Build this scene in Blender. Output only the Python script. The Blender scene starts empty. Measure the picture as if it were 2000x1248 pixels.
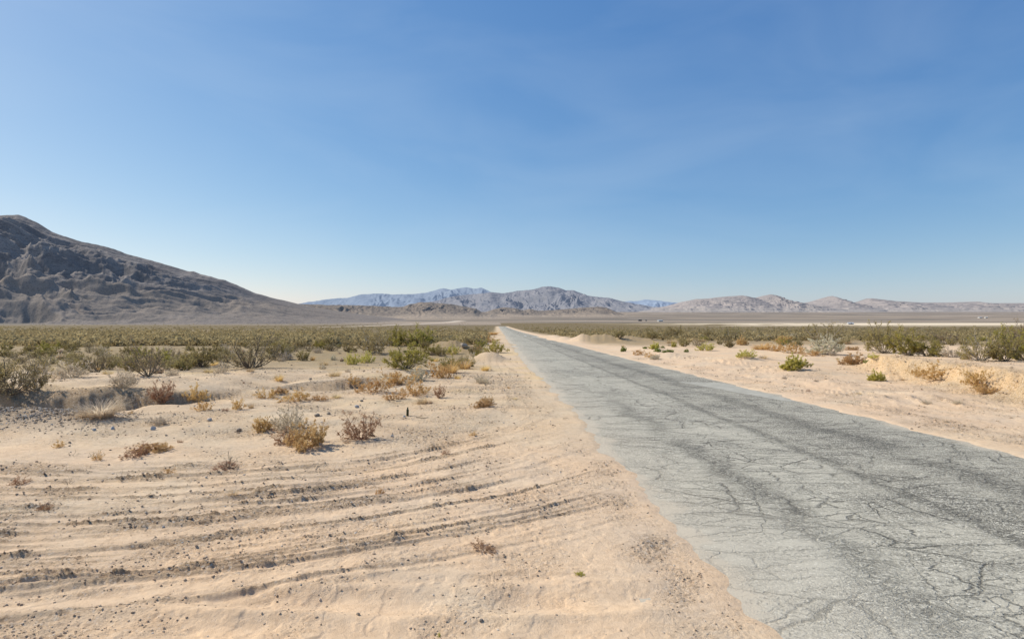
import bpy, math, random
import numpy as np, time
_t0 = time.time()

# ------------------------------------------------------------------ basics
sc = bpy.context.scene
col = sc.collection
rng = np.random.default_rng(7)
random.seed(7)
CAMH = 2.5            # eye height above the near ground
F = 1150.0            # focal length in pixels of a 2000 px wide frame
CX, HY = 1000.0, 628.0

# ------------------------------------------------------------------ noise
_perm = np.random.default_rng(11).permutation(4096)
_perm = np.concatenate([_perm, _perm]).astype(np.int32)
_ga = np.random.default_rng(12).uniform(0, 2*np.pi, 4096)
_gx, _gy = np.cos(np.tile(_ga, 2)).astype(np.float32), np.sin(np.tile(_ga, 2)).astype(np.float32)

def perlin(x, y, seed=0):
    x = np.asarray(x, float) + seed*37.17; y = np.asarray(y, float) + seed*91.73
    x, y = np.broadcast_arrays(x, y)
    fx = np.floor(x); fy = np.floor(y)
    xf = (x-fx).astype(np.float32); yf = (y-fy).astype(np.float32)
    xi = fx.astype(np.int32) & 4095; yi = fy.astype(np.int32) & 4095
    u = xf*xf*xf*(xf*(xf*6-15)+10); v = yf*yf*yf*(yf*(yf*6-15)+10)
    def g(ix, iy, dx, dy):
        h = _perm[_perm[ix & 4095] + (iy & 4095)]
        return _gx[h]*dx + _gy[h]*dy
    a = g(xi, yi, xf, yf); b = g(xi+1, yi, xf-1, yf)
    c = g(xi, yi+1, xf, yf-1); d = g(xi+1, yi+1, xf-1, yf-1)
    return 1.5*((a*(1-u)+b*u)*(1-v) + (c*(1-u)+d*u)*v)

def fbm(x, y, o=4, seed=0, gain=.5, lac=2.03):
    s = 0; a = 1; t = 0
    for i in range(o):
        s = s + a*perlin(x, y, seed+i*3); t += a; a *= gain; x = x*lac; y = y*lac
    return s/t

def ridged(x, y, o=4, seed=0, gain=.5, lac=2.03):
    s = 0; a = 1; t = 0
    for i in range(o):
        s = s + a*(1-np.abs(perlin(x, y, seed+i*3))*1.6); t += a; a *= gain; x = x*lac; y = y*lac
    return s/t

def sstep(a, b, x):
    t = np.clip((np.asarray(x, float)-a)/(b-a), 0, 1)
    return t*t*(3-2*t)

# ------------------------------------------------------------------ land form
BY = [-400, 0, 20, 46, 120, 200, 340, 600, 800, 1500, 3000, 7000, 40000]
BZ = [0.0, 0, -.10, -.34, -.86, -1.5, -2.2, -2.9, -1.2, 6, 34, 120, 200]
def base(Y):
    return np.interp(Y, BY, BZ)
def base_s(Y):        # smoothed so that the profile has no creases
    w = np.maximum(2.0, np.abs(Y)*.12)
    return (base(Y-w)+base(Y-w*.5)+2*base(Y)+base(Y+w*.5)+base(Y+w))/6 - (base(-2.)+0)/6*0

RC0, RSL, RHW = 6.05, -0.0265, 3.85
def road_c(Y):
    return RC0 + RSL*Y
def hw_left(Y):       # half width of the asphalt left clear by the sand
    return RHW + .35*sstep(18, 42, Y) + .30*perlin(Y/2.6, Y*0+.3, 5) + .16*perlin(Y/.8, Y*0+.7, 6) + .07*perlin(Y/.25, Y*0+.1, 7)
def hw_right(Y):
    return RHW + .20*perlin(Y/1.9, Y*0+.3, 8) + .13*perlin(Y/.6, Y*0+.7, 9) + .06*perlin(Y/.22, Y*0+.2, 10)

BANK_X = [-26, -20, -16.5, -13, -10.8, -9.4, -8.2, -6.6, -5.0, -3.5]
BANK_Y = [17.8, 17.6, 17.5, 17.7, 18.6, 20.6, 22.6, 23.0, 24.0, 26.5]
BANK_A = [.46, .48, .46, .44, .34, .02, .16, .24, .14, .0]
BANK_C = [.26, .26, .26, .26, .20, .0, .06, .10, .04, .0]

MOUNDS = [  # x, y, rx, ry, h
    (11.6, 92, 3.0, 3.0, .85), (15.4, 92, 3.4, 3.0, .80), (9.6, 106, 2.4, 6, .5), (8.6, 130, 2.4, 9, .5), (13.4, 78, 1.8, 2.4, .32), (13.5, 58, 2.2, 5, .35), (12.4, 47, 1.5, 4, .28), (16, 40, 3, 4, .32), (14.5, 31, 2.5, 3, .24), (12.6, 24, 1.6, 1.8, .16), (11.8, 36, 1.1, 2.0, .2), (14.2, 20, 1.4, 1.2, .13), (-4.8, 90, 1.8, 7, .45), (-4.4, 74, 1.4, 4, .4), (19, 93, 3.6, 3.0, .5), (22.5, 90, 2.5, 2.5, .3),
    (-5.4, 58, 1.3, 2.0, 1.0), (-7.2, 59, 1.9, 1.8, .65), (-4.1, 54, 1.3, 1.6, .6), (-6.3, 55.5, .8, .9, .4), (-4.6, 56.5, .6, .7, .35),
    (-1.7, 42, 1.1, 1.3, .65), (-3.6, 66, 3.0, 2.0, .55), (-2.2, 78, 2.2, 2.2, .5),
    (-13.8, 14.6, 2.6, 1.2, .26), (-11.2, 15.0, 1.7, .9, .13), (-17, 14.4, 3, 1.4, .28),
    (-8.6, 20.9, 1.5, .8, .16), (-10.6, 17.2, 1.0, .5, .16), (13.0, 120, 3, 3, .5), (-8, 105, 4, 3, .5),
    (-1.6, 16.6, 1.3, .6, .07), (-3.0, 14.6, 1.2, .5, .06),
]

def track_s(X, Y):
    """distance coordinate across the curving wheel tracks of the left turn-off, and the one along them"""
    Cx, Cy = -7.2, 18.0
    R = np.hypot(X-Cx, Y-Cy)
    th = np.arctan2(X-Cx, Cy-Y)
    s = np.where(X > Cx, R, Cy-Y + .035*(Cx-X))
    t = np.where(X > Cx, th*10.4, X-Cx)
    return s, t

def fields(X, Y):
    """height and surface masks; fine detail is only worked out where it can be made out"""
    X = np.asarray(X, float); Y = np.asarray(Y, float)
    nr_ = (Y > -6) & (Y < 130) & (np.abs(X) < 110)
    c = road_c(Y); u = X-c; left = u < 0; du = np.abs(u)-RHW
    off = sstep(.1, 2.2, du)
    z = base_s(Y)+np.where((du < .2) & (Y < 626), -.05 + .075*sstep(-.35, .2, du), .025)
    du = np.where(Y > 620, 30., du)
    fr = ~nr_; k_ = off*(1-sstep(120, 260, np.hypot(X*.6, Y)))
    if fr.any(): z[fr] += k_[fr]*(.16*fbm(X[fr]/14, Y[fr]/14, 3, 1)+.05*fbm(X[fr]/3.2, Y[fr]/3.2, 3, 2))
    keys = ('trk', 'rough', 'bankface', 'rface', 'berm', 'tm', 'patch', 'gr1', 'lip', 'rb', 'dy', 'mid', 'cl')
    f = {k: np.zeros(X.shape) for k in keys}
    f.update(u=u, du=du, off=off, left=left)
    if nr_.any():
        zz, g = fields_near(X[nr_], Y[nr_]); z[nr_] = zz
        for k in keys+('du', 'off'): f[k][nr_] = g[k]
    return z, f

def fields_near(X, Y):
    c = road_c(Y); u = X-c
    left = u < 0
    hw = np.where(left, hw_left(Y), hw_right(Y))
    du = np.abs(u)-hw
    near = 1-sstep(120, 260, np.hypot(X*.6, Y))
    off = sstep(.1, 2.2, du)
    z = base_s(Y)
    z = z + np.where(du < .2, -.05 + .075*sstep(-.35, .2, du), .025)*1.0
    # broad unevenness of the desert floor
    z = z + off*(.16*fbm(X/14, Y/14, 3, 1)+.05*fbm(X/3.2, Y/3.2, 3, 2))*near
    z = z + sstep(-.1, .6, du)*(.016*fbm(X/.7, Y/.7, 3, 3))*near
    for (mx, my, rx, ry, mh) in MOUNDS:
        q = ((X-mx)/rx)**2 + ((Y-my)/ry)**2
        wob = 1+.6*fbm(X/2.4, Y/2.4, 3, 21)+.15*fbm(X/.6, Y/.6, 2, 22)
        z = z + mh*np.exp(-q*1.1)*wob
    # ---- left: eroded bank facing the camera
    yb = np.interp(X, BANK_X, BANK_Y) + .6*fbm(X/1.9, Y*0+.5, 3, 31) + .06*perlin(X/.5, Y*0+.3, 33)
    A = np.interp(X, BANK_X, BANK_A, left=.45, right=0); Ch = np.interp(X, BANK_X, BANK_C, left=.35, right=0)
    A = A*(1+.5*fbm(X/2.3, Y*0, 2, 35))
    dy = Y-yb
    step = .65*sstep(-.22, .0, dy+.05*perlin(X/.6, Y/.4, 34))+.35*sstep(-.05, .5, dy+.25*fbm(X/.7, Y/.7, 3, 36))
    bank = A*step*(1-.9*sstep(4, 16, dy)) - Ch*np.exp(-((dy+.45)/.75)**2)*(1-step)
    z = z + bank*off
    bankface_ = np.exp(-((dy+.05)/.45)**2)*np.clip(A/.3, 0, 1)
    bankface = np.exp(-((dy-.0)/.9)**2)*np.clip(A/.3, 0, 1)
    # ---- right: sandy bank with a crumbling face
    xb = np.interp(Y, [6, 12, 17, 21, 25, 29, 34, 40], [16.5, 15.6, 15.3, 15.8, 17.0, 18.0, 19.5, 23])
    xb = xb + .7*fbm(X*0+.2, Y/1.9, 3, 41) + .25*perlin(X/.5, Y/.5, 42)
    dx = X-xb
    RA = .85*sstep(3, 12, Y)*(1-sstep(32, 44, Y))
    rb = RA*(.55*sstep(-.2, 1.9, dx)+.45*sstep(.7, 1.25, dx+.3*perlin(X/.8, Y/.8, 44)))
    rb = rb*(1-.75*sstep(8, 25, dx))
    z = z + rb
    rface = np.exp(-((dx-1.0)/1.1)**2)*np.clip(RA/.5, 0, 1)
    z = z + rface*(.16*ridged(X/.8, Y/.8, 5, 45, .6)-.08)
    # ---- wheel tracks
    s, t = track_s(X, Y)
    edge = sstep(.15, 1.6, du)
    tm = sstep(6.2, 8.6, s)*(1-sstep(12.6, 14.4, s))*left*edge
    tm = tm*(1-.6*sstep(13.2, 14.2, s))
    tmk = tm.copy()
    tm = tm*.5
    sw = s+.22*fbm(s/2.5, t/3.5, 2, 51)+.03*perlin(t/.5, s, 52)
    r1 = 1-np.abs(perlin(sw*2.7, t*.06, 53))*2.5
    r2 = 1-np.abs(perlin(sw*7.5, t*.13, 54))*2.4
    r1 = np.clip(r1, 0, 1); r2 = np.clip(r2, 0, 1)
    patch = np.clip(.68+.95*fbm(s/1.4, t/3.6, 3, 55), 0, 1)
    rut = (.046*r1**2*patch + .020*r2**2*np.clip(patch+.25, 0, 1))
    z = z + tm*(rut-.018)
    RT = np.random.default_rng(5); trk = np.zeros(X.shape); zt = np.zeros(X.shape)
    on = tmk > .002; s_, t_, tm_ = s[on], t[on], tmk[on]; ta, za = np.zeros(s_.shape), np.zeros(s_.shape)
    for k in range(52):
        s0 = 6.7+7.0*(k+RT.uniform(.0, 1.0))/52; sl = RT.uniform(-.06, .05); t0 = RT.uniform(-9, 2); t1 = t0+RT.uniform(6, 13); wd = RT.uniform(.018, .042); am = RT.uniform(.42, 1.15)
        c_ = np.nonzero(np.abs(s_+sl*t_-s0) < .3)[0]
        if not len(c_): continue
        sk, tk = s_[c_], t_[c_]
        dd = sk+sl*tk-s0+.07*np.sin(tk*.45+k)+.035*perlin(tk*.9, tk*0+k*3.3, 56)
        m = np.clip(.75+1.1*fbm(tk/1.7, tk*0+k*5.1, 3, 59), 0, 1)*sstep(t0, t0+1.5, tk)*(1-sstep(t1-1.5, t1, tk))*tm_[c_]
        za[c_] += am*(1.0*wd*np.exp(-(dd/wd)**2)*m - .5*wd*np.exp(-((dd-2.2*wd)/(1.3*wd))**2)*m)
        ta[c_] = np.maximum(ta[c_], np.exp(-(dd/(1.6*wd))**2)*m*am)
    trk[on] = ta; zt[on] = za; z = z+zt
    # a tread print in one of the tracks
    tb = np.exp(-((sw-10.95)/.19)**4)*tmk*sstep(-9, -6, t)*(1-sstep(-2.5, 1.2, t))
    z = z + tb*.024*np.sign(np.sin(t*2*np.pi/.14+np.sin(sw*26)*.8))
    # old ruts across the foreground
    for (y0, sl, w_, a_) in ((5.35, .02, .16, -.06), (4.75, .005, .12, -.035), (5.9, .05, .10, .035), (5.05, .02, .09, .045), (5.62, .02, .10, .04)):
        dd = (Y-y0-sl*X-.12*np.sin(X*.8+y0)-.05*fbm(X/.7, Y/.7, 2, 57))/w_
        z = z + a_*np.exp(-dd*dd)*left*edge*sstep(-9, -3, X)*np.clip(.5+1.3*fbm(X/1.3, Y*0+y0, 2, 58), 0, 1)
    # tracks along the left shoulder further on
    cl_ = fbm(X/1.1, Y/1.6, 3, 64)
    sh = sstep(15, 24, Y)*(1-sstep(40, 55, Y))*np.exp(-((u+hw+1.7)/1.5)**2)*left
    q1 = np.clip(1-np.abs(perlin((u+.18*np.sin(Y*.35))*2.3, Y*.06, 61))*2.6, 0, 1)
    z = z + sh*.03*q1**2*np.clip(.4+1.6*cl_, 0, 1)
    # right shoulder: faint older tracks
    rs = (u > 0)*edge*sstep(7, 10, Y)*(1-sstep(40, 60, Y))*(1-sstep(4.5, 8.0, du))
    q2 = np.clip(1-np.abs(perlin((du+.1*Y+.5*fbm(X/3, Y/3, 2, 66))*1.3, Y*.09, 62))*2.8, 0, 1)
    z = z + rs*.10*q2**2*np.clip(.4+1.4*fbm(X/3, Y/3, 2, 63), 0, 1)
    # thin broken crust
    cr = fbm(X/1.1, Y/1.1, 5, 67, .58)
    z = z + edge*(1-sstep(25, 45, Y))*(.007*sstep(.0, .05, cr)+.006*sstep(.22, .26, cr)+.006*sstep(.0, .04, fbm(X/.45, Y/.45, 4, 68)))
    z = z + bankface_*.10*(ridged(X/.55, Y/.4, 4, 69)-.5)
    # ---- how crumbly the surface is
    cl = fbm(X/1.5, Y/1.5, 4, 71); cl2 = fbm(X/.55, Y/.55, 3, 72)
    rough = .32*np.clip(cl*2.2+.15, 0, 1)
    rough = rough + tm*np.clip(r1**2*patch*1.4+.9*r2**2*patch, 0, 1)*np.clip(.75+1.5*cl2, .15, 1)
    rough = rough + .95*trk*np.clip(.7+1.3*cl2, .2, 1) + bankface*.35 + rface*.8 + sh*.6*q1 + rs*.35*q2
    berm = np.exp(-((X+12.9)/2.3)**2-((Y-14.9)/1.15)**2)*np.clip(.8+1.2*fbm(X/.9, Y/.9, 3, 77), 0, 1.3)
    gr1 = np.exp(-((Y-yb-.9)/.9)**2)*sstep(-11, -9, X)*(1-sstep(-5, -4, X))
    rough = rough + 1.1*berm + .7*gr1
    mid = left*sstep(11, 14, Y)*(1-sstep(30, 38, Y))*off*np.clip(.38+1.7*fbm(X/2.2, Y/1.4, 3, 73), 0, 1)
    rough = rough + .75*mid
    lip = left*np.exp(-((du-.45-.25*perlin(Y/1.2, Y*0, 74))/.32)**2)*sstep(3, 5, Y)*(1-sstep(9, 15, Y))
    rough = rough + .7*lip*np.clip(.45+1.4*cl2, 0, 1)
    rough = rough + .5*(u > 0)*sstep(8, 11, Y)*(1-sstep(30, 45, Y))*sstep(.4, 1.2, du)*np.clip(.26+1.8*fbm(X/1.9, Y/1.2, 4, 76), 0, 1)
    rough = rough + .45*(u > 0)*np.exp(-((du-.9)/.8)**2)*np.clip(.45+1.4*cl, 0, 1)
    fg = left*(1-sstep(5.6, 7.5, Y))*edge*np.clip(cl*2.6-.05, 0, 1)
    rough = rough + .22*fg
    for (mx, my, rx, ry, mh) in MOUNDS:
        if not (45 < my < 80 and mx < 0): continue
        rough = rough + .6*np.exp(-((X-mx)/rx/1.3)**2-((Y-my)/ry/1.3)**2)
    rough = np.clip(rough, 0, 1)*sstep(-.15, .3, du)
    clod = np.abs(perlin(X/.075, Y/.075, 81))*1.5 + .6*np.abs(perlin(X/.034, Y/.034, 82))
    clodb = np.clip(perlin(X/.16, Y/.16, 83)+.1, 0, 1)
    k = 1-sstep(22, 45, Y)
    z = z + rough*k*(.020*(clod-.5) + .035*clodb*rough)
    return z, dict(trk=trk, u=u, du=du, rough=rough, bankface=bankface, rface=rface, berm=berm, tm=tm, patch=patch,
                   off=off, gr1=gr1, lip=lip, rb=rb, dy=dy, left=left, mid=mid, cl=cl)

def H(x, y):
    return fields(np.array([x]), np.array([y]))[0][0]

def ground_at(px, py):
    """the point of the desert floor seen at this spot of the photograph"""
    k = (py-HY)/F; kx = (px-CX)/F
    Y = np.geomspace(3, 3000, 230)
    for _ in range(2):
        z, _f = fields(kx*Y, Y)
        hit = np.nonzero(CAMH-k*Y <= z)[0]
        i = max(1, hit[0]) if len(hit) else len(Y)-1
        if _ == 0: Y = np.linspace(Y[i-1], Y[i], 14)
    return kx*Y[i], Y[i], float(z[i])

# ------------------------------------------------------------------ mesh helpers
def mesh_np(name, V, quads=None, tris=None, smooth=True):
    me = bpy.data.meshes.new(name)
    V = np.asarray(V, np.float32)
    nq = 0 if quads is None else len(quads); nt = 0 if tris is None else len(tris)
    me.vertices.add(len(V)); me.vertices.foreach_set('co', V.ravel())
    idx = []
    if nq: idx.append(np.asarray(quads, np.int32).ravel())
    if nt: idx.append(np.asarray(tris, np.int32).ravel())
    idx = np.concatenate(idx)
    me.loops.add(len(idx)); me.loops.foreach_set('vertex_index', idx)
    me.polygons.add(nq+nt)
    st = np.concatenate([np.arange(nq)*4, nq*4+np.arange(nt)*3]).astype(np.int32)
    me.polygons.foreach_set('loop_start', st)
    me.polygons.foreach_set('use_smooth', np.full(nq+nt, smooth, bool))
    me.update(calc_edges=True); me.validate()
    return me

def add_attr(me, name, arr, kind='FLOAT'):
    a = me.attributes.new(name, kind, 'POINT')
    arr = np.asarray(arr, np.float32)
    a.data.foreach_set('color' if kind == 'FLOAT_COLOR' else 'value', arr.ravel())

def link(name, me, mat, parent=None):
    o = bpy.data.objects.new(name, me); col.objects.link(o)
    if mat: me.materials.append(mat)
    if parent: o.parent = parent
    return o

def tag(o, label=None, cat=None, group=None, kind=None):
    if label: o['label'] = label
    if cat: o['category'] = cat
    if group: o['group'] = group
    if kind: o['kind'] = kind
    return o

def grid_quads(nr, nc, wrap=False):
    r = np.arange(nr-1)[:, None]; c = np.arange(nc if wrap else nc-1)[None, :]
    c2 = (c+1) % nc
    return np.stack([r*nc+c, r*nc+c2, (r+1)*nc+c2, (r+1)*nc+c], -1).reshape(-1, 4)

# ------------------------------------------------------------------ material helpers
class NT:
    def __init__(s, name):
        s.m = bpy.data.materials.new(name); s.m.use_nodes = True
        s.t = s.m.node_tree; s.t.nodes.clear()
    def n(s, typ, **kw):
        nd = s.t.nodes.new(typ)
        for k, v in kw.items():
            if k.startswith('i_'):
                key = k[2:]
                key = int(key) if key.isdigit() else key.replace('_', ' ')
                nd.inputs[key].default_value = v
            else: setattr(nd, k, v)
        return nd
    def l(s, a, b): s.t.links.new(a, b)
    def math(s, op, a, b=None, c=None, clamp=False):
        nd = s.t.nodes.new('ShaderNodeMath'); nd.operation = op; nd.use_clamp = clamp
        for i, v in enumerate((a, b, c)):
            if v is None: continue
            if isinstance(v, (int, float)): nd.inputs[i].default_value = v
            else: s.l(v, nd.inputs[i])
        return nd.outputs[0]
    def mix(s, f, a, b, mode='MIX'):
        nd = s.t.nodes.new('ShaderNodeMix'); nd.data_type = 'RGBA'; nd.blend_type = mode
        for sock, v in ((nd.inputs[0], f), (nd.inputs[6], a), (nd.inputs[7], b)):
            if isinstance(v, (int, float)): sock.default_value = v
            elif isinstance(v, tuple): sock.default_value = (*v, 1) if len(v) == 3 else v
            else: s.l(v, sock)
        return nd.outputs[2]
    def ramp(s, v, a, b, lo=0., hi=1.):
        nd = s.t.nodes.new('ShaderNodeMapRange'); nd.interpolation_type = 'SMOOTHSTEP'
        s.l(v, nd.inputs[0]); nd.inputs[1].default_value = a; nd.inputs[2].default_value = b
        nd.inputs[3].default_value = lo; nd.inputs[4].default_value = hi
        return nd.outputs[0]
    def noise(s, vec, scale, detail=4, rough=.55, dist=0.):
        nd = s.n('ShaderNodeTexNoise'); nd.inputs['Scale'].default_value = scale
        nd.inputs['Detail'].default_value = detail; nd.inputs['Roughness'].default_value = rough
        nd.inputs['Distortion'].default_value = dist
        if vec is not None: s.l(vec, nd.inputs['Vector'])
        return nd
    def vor(s, vec, scale, feature='F1'):
        nd = s.n('ShaderNodeTexVoronoi'); nd.feature = feature; nd.inputs['Scale'].default_value = scale
        s.l(vec, nd.inputs['Vector']); return nd
    def mapping(s, vec, scale=(1, 1, 1), loc=(0, 0, 0), rot=(0, 0, 0)):
        nd = s.n('ShaderNodeMapping'); nd.inputs['Scale'].default_value = scale
        nd.inputs['Location'].default_value = loc; nd.inputs['Rotation'].default_value = rot
        s.l(vec, nd.inputs['Vector']); return nd.outputs[0]
    def finish(s, color, rough=.9, bump=None, spec=.2, emit=None, emit_s=0.):
        p = s.n('ShaderNodeBsdfPrincipled'); o = s.n('ShaderNodeOutputMaterial')
        if isinstance(color, tuple): p.inputs['Base Color'].default_value = (*color, 1)
        else: s.l(color, p.inputs['Base Color'])
        if isinstance(rough, (int, float)): p.inputs['Roughness'].default_value = rough
        else: s.l(rough, p.inputs['Roughness'])
        p.inputs['Specular IOR Level'].default_value = spec
        if bump is not None: s.l(bump, p.inputs['Normal'])
        if emit is not None:
            p.inputs['Emission Color'].default_value = (*emit, 1); p.inputs['Emission Strength'].default_value = emit_s
        s.l(p.outputs[0], o.inputs[0]); s.p = p
        return s.m
    def bump(s, h, dist, strength=1., normal=None):
        b = s.n('ShaderNodeBump'); b.inputs['Distance'].default_value = dist
        s.l(h, b.inputs['Height'])
        if isinstance(strength, (int, float)): b.inputs['Strength'].default_value = strength
        else: s.l(strength, b.inputs['Strength'])
        if normal is not None: s.l(normal, b.inputs['Normal'])
        return b.outputs[0]

def ground_material():
    n = NT('desert_ground')
    pos = n.n('ShaderNodeTexCoord').outputs['Object']
    c = n.n('ShaderNodeAttribute', attribute_name='col').outputs['Color']
    r = n.n('ShaderNodeAttribute', attribute_name='rough').outputs['Fac']
    n1 = n.noise(pos, .55, 5, .6).outputs[0]
    n2 = n.noise(pos, 9, 6, .65).outputs[0]
    n3 = n.noise(pos, 46, 5, .7).outputs[0]
    c1 = n.mix(n.ramp(n1, .3, .7), c, n.mix(1., c, (1.13, 1.06, .98), 'MULTIPLY'))
    c2 = n.mix(n.math('MULTIPLY', n.ramp(n2, .42, .62), .28), c1, n.mix(1., c1, (.72, .66, .60), 'MULTIPLY'))
    # pale grains, and the shade of crumbs and clods painted as dark specks
    v = n.vor(n.mapping(pos, (1, 1, 1)), 42)
    g = n.n('ShaderNodeSeparateColor'); n.l(v.outputs['Color'], g.inputs[0])
    rr = n.math('MULTIPLY', n.ramp(n3, .50, .60), n.math('ADD', n.math('MULTIPLY', r, .50), .05), clamp=True)
    c3 = n.mix(rr, c2, n.mix(1., c2, (.36, .31, .27), 'MULTIPLY'))
    n4 = n.noise(pos, 13, 5, .62, .4).outputs[0]
    c3 = n.mix(n.math('MULTIPLY', n.ramp(n4, .53, .60), n.math('ADD', n.math('MULTIPLY', r, .62), .035), clamp=True), c3, n.mix(1., c2, (.42, .36, .31), 'MULTIPLY'))
    pale = n.math('MULTIPLY', n.math('GREATER_THAN', g.outputs[0], .93), n.math('ADD', n.math('MULTIPLY', r, .5), .05), clamp=True)
    c4 = n.mix(pale, c3, (.74, .66, .56))
    hh = n.math('ADD', n.math('MULTIPLY', n2, .5), n.math('MULTIPLY', n3, n.math('ADD', n.math('MULTIPLY', r, 1.1), .12)))
    n5 = n.noise(pos, 125, 3, .7).outputs[0]
    c4 = n.mix(n.math('MULTIPLY', n.ramp(n5, .48, .66), n.math('ADD', n.math('MULTIPLY', r, .3), .14)), c4, n.mix(1., c4, (.58, .53, .48), 'MULTIPLY'))
    hh = n.math('ADD', hh, n.math('MULTIPLY', n5, .16))
    b = n.bump(hh, .05, .8)
    return n.finish(c4, .95, b, .1)

def rock_material(name, a, b, c, scale, haze=None, hz=0., scrub=None):
    n = NT(name)
    pos = n.n('ShaderNodeTexCoord').outputs['Object']
    n1 = n.noise(pos, scale, 8, .62).outputs[0]
    n2 = n.noise(n.mapping(pos, (1, 1, 2.4)), scale*5, 7, .68).outputs[0]
    n3 = n.noise(pos, scale*26, 4, .7).outputs[0]
    x = n.mix(n.ramp(n1, .36, .64), a, b)
    x = n.mix(n.math('MULTIPLY', n.ramp(n2, .47, .66), .8), x, c)
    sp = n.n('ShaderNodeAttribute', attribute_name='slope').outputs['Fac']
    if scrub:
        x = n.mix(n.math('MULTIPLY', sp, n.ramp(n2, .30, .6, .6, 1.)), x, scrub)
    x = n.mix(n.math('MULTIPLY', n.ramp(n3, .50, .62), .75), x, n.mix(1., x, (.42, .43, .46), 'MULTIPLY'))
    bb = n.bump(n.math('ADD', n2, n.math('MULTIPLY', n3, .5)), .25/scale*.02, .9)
    if haze: x = n.mix(hz, x, tuple(.5*v for v in haze))  # distance haze put into the rock colour; the emission adds its glow
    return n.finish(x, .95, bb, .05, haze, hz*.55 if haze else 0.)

def road_material():
    n = NT('cracked_asphalt')
    uv = n.n('ShaderNodeUVMap', uv_map='road').outputs[0]      # x = metres across from the centre, y = metres along
    sp = n.n('ShaderNodeSeparateXYZ'); n.l(uv, sp.inputs[0]); u, v = sp.outputs[0], sp.outputs[1]
    wob = n.noise(uv, 1.7, 5, .68)
    warp = n.n('ShaderNodeVectorMath', operation='MULTIPLY_ADD')
    n.l(wob.outputs['Color'], warp.inputs[0]); warp.inputs[1].default_value = (.45, .38, 0); n.l(uv, warp.inputs[2])
    big = n.noise(uv, .22, 4, .55).outputs[0]
    med = n.noise(uv, 1.6, 5, .6).outputs[0]
    fine = n.noise(uv, 38, 4, .75).outputs[0]
    # aggregate
    ag = n.vor(uv, 33); s_ = n.n('ShaderNodeSeparateColor'); n.l(ag.outputs['Color'], s_.inputs[0])
    agd = n.vor(uv, 33, 'DISTANCE_TO_EDGE').outputs[0]
    right = n.ramp(n.math('ADD', u, n.math('MULTIPLY', n.math('SUBTRACT', med, .5), .7)), -.15, .25)
    coarse = n.math('MULTIPLY', n.math('ADD', n.math('MULTIPLY', right, .36), n.ramp(n.math('ADD', big, n.math('MULTIPLY', med, .4)), .60, .84, .12, .75)), 1., clamp=True)
    base_ = n.mix(n.ramp(big, .35, .65), (.52, .472, .37), (.59, .537, .425))
    base_ = n.mix(n.math('MULTIPLY', n.ramp(med, .4, .68), .35), base_, (.41, .375, .30))
    stone = n.mix(n.math('POWER', s_.outputs[0], 1.3), (.26, .23, .172), (.95, .87, .69))
    sp2 = n.noise(n.mapping(uv, (1, 1, 1), (5, 2, 0)), 70, 3, .7).outputs[0]
    base_ = n.mix(n.math('MULTIPLY', n.ramp(sp2, .52, .62), .45), base_, (.25, .228, .178))
    x = n.mix(n.math('MULTIPLY', coarse, n.ramp(fine, .35, .6, .35, .95)), base_, stone)
    x = n.mix(n.math('MULTIPLY', n.math('MULTIPLY', n.math('LESS_THAN', agd, .10), coarse), .75), x, (.075, .07, .062))
    # white chips
    ch = n.vor(uv, 24); sc_ = n.n('ShaderNodeSeparateColor'); n.l(ch.outputs['Color'], sc_.inputs[0])
    chip = n.math('MULTIPLY', n.math('GREATER_THAN', sc_.outputs[1], .86), n.math('LESS_THAN', ch.outputs[0], .30))
    sp3 = n.ramp(n.noise(n.mapping(uv, (1, 1, 1), (2, 9, 0)), 26, 4, .72).outputs[0], .53, .61)
    x = n.mix(n.math('MULTIPLY', sp3, n.math('ADD', n.math('MULTIPLY', coarse, .55), .16)), x, (.085, .078, .063))
    x = n.mix(n.math('MULTIPLY', chip, .75), x, (.80, .75, .63))
    # cracks: nets stretched across the road, and fine crazing along the wheel paths
    def net(sc, loc, wdt, src=None):
        e = n.vor(n.mapping(src or warp.outputs[0], sc, loc), 1., 'DISTANCE_TO_EDGE').outputs[0]
        return n.ramp(e, 0., wdt, 1., 0.)
    m1 = n.ramp(n.noise(uv, .42, 3, .6).outputs[0], .34, .50)
    m2 = n.ramp(n.noise(n.mapping(uv, (.6, 1.4, 1), (9, 4, 0)), .5, 3, .6).outputs[0], .40, .56)
    k1 = n.math('MULTIPLY', net((.42, 1.25, 1), (0, 0, 0), .017), m1)
    k7 = n.math('MULTIPLY', net((.95, .55, 1), (7, 2, 0), .014), m2)
    k1 = n.math('MAXIMUM', k1, k7)
    gr0 = n.ramp(n.noise(uv, 22, 4, .75).outputs[0], .50, .60)
    k6 = n.math('MULTIPLY', n.math('MULTIPLY', n.math('MAXIMUM', net((.42, 1.25, 1), (0, 0, 0), .12), net((.95, 3.6, 1), (3.1, 7.7, 0), .20)), gr0), m1)
    k1 = n.math('MAXIMUM', k1, n.math('MULTIPLY', k6, .6))
    k2 = n.math('MULTIPLY', net((.95, 3.0, 1), (3.1, 7.7, 0), .036), m2)
    k4 = n.math('MULTIPLY', net((.5, 6.0, 1), (1.1, 2.7, 0), .07), n.math('MULTIPLY', m2, n.ramp(u, -.6, .8, .25, 1.)))
    crz = net((5.5, 8.0, 1), (2, 5, 0), .13)
    k5 = n.math('MULTIPLY', net((2.3, 5.5, 1), (6, 1, 0), .055), n.ramp(n.noise(n.mapping(uv, (1.2, .8, 1), (3, 3, 0)), 1., 4, .65).outputs[0], .36, .50))
    wob2 = n.noise(n.mapping(uv, (.35, .5, 1), (4, 8, 0)), 1., 5, .62).outputs[0]
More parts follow.
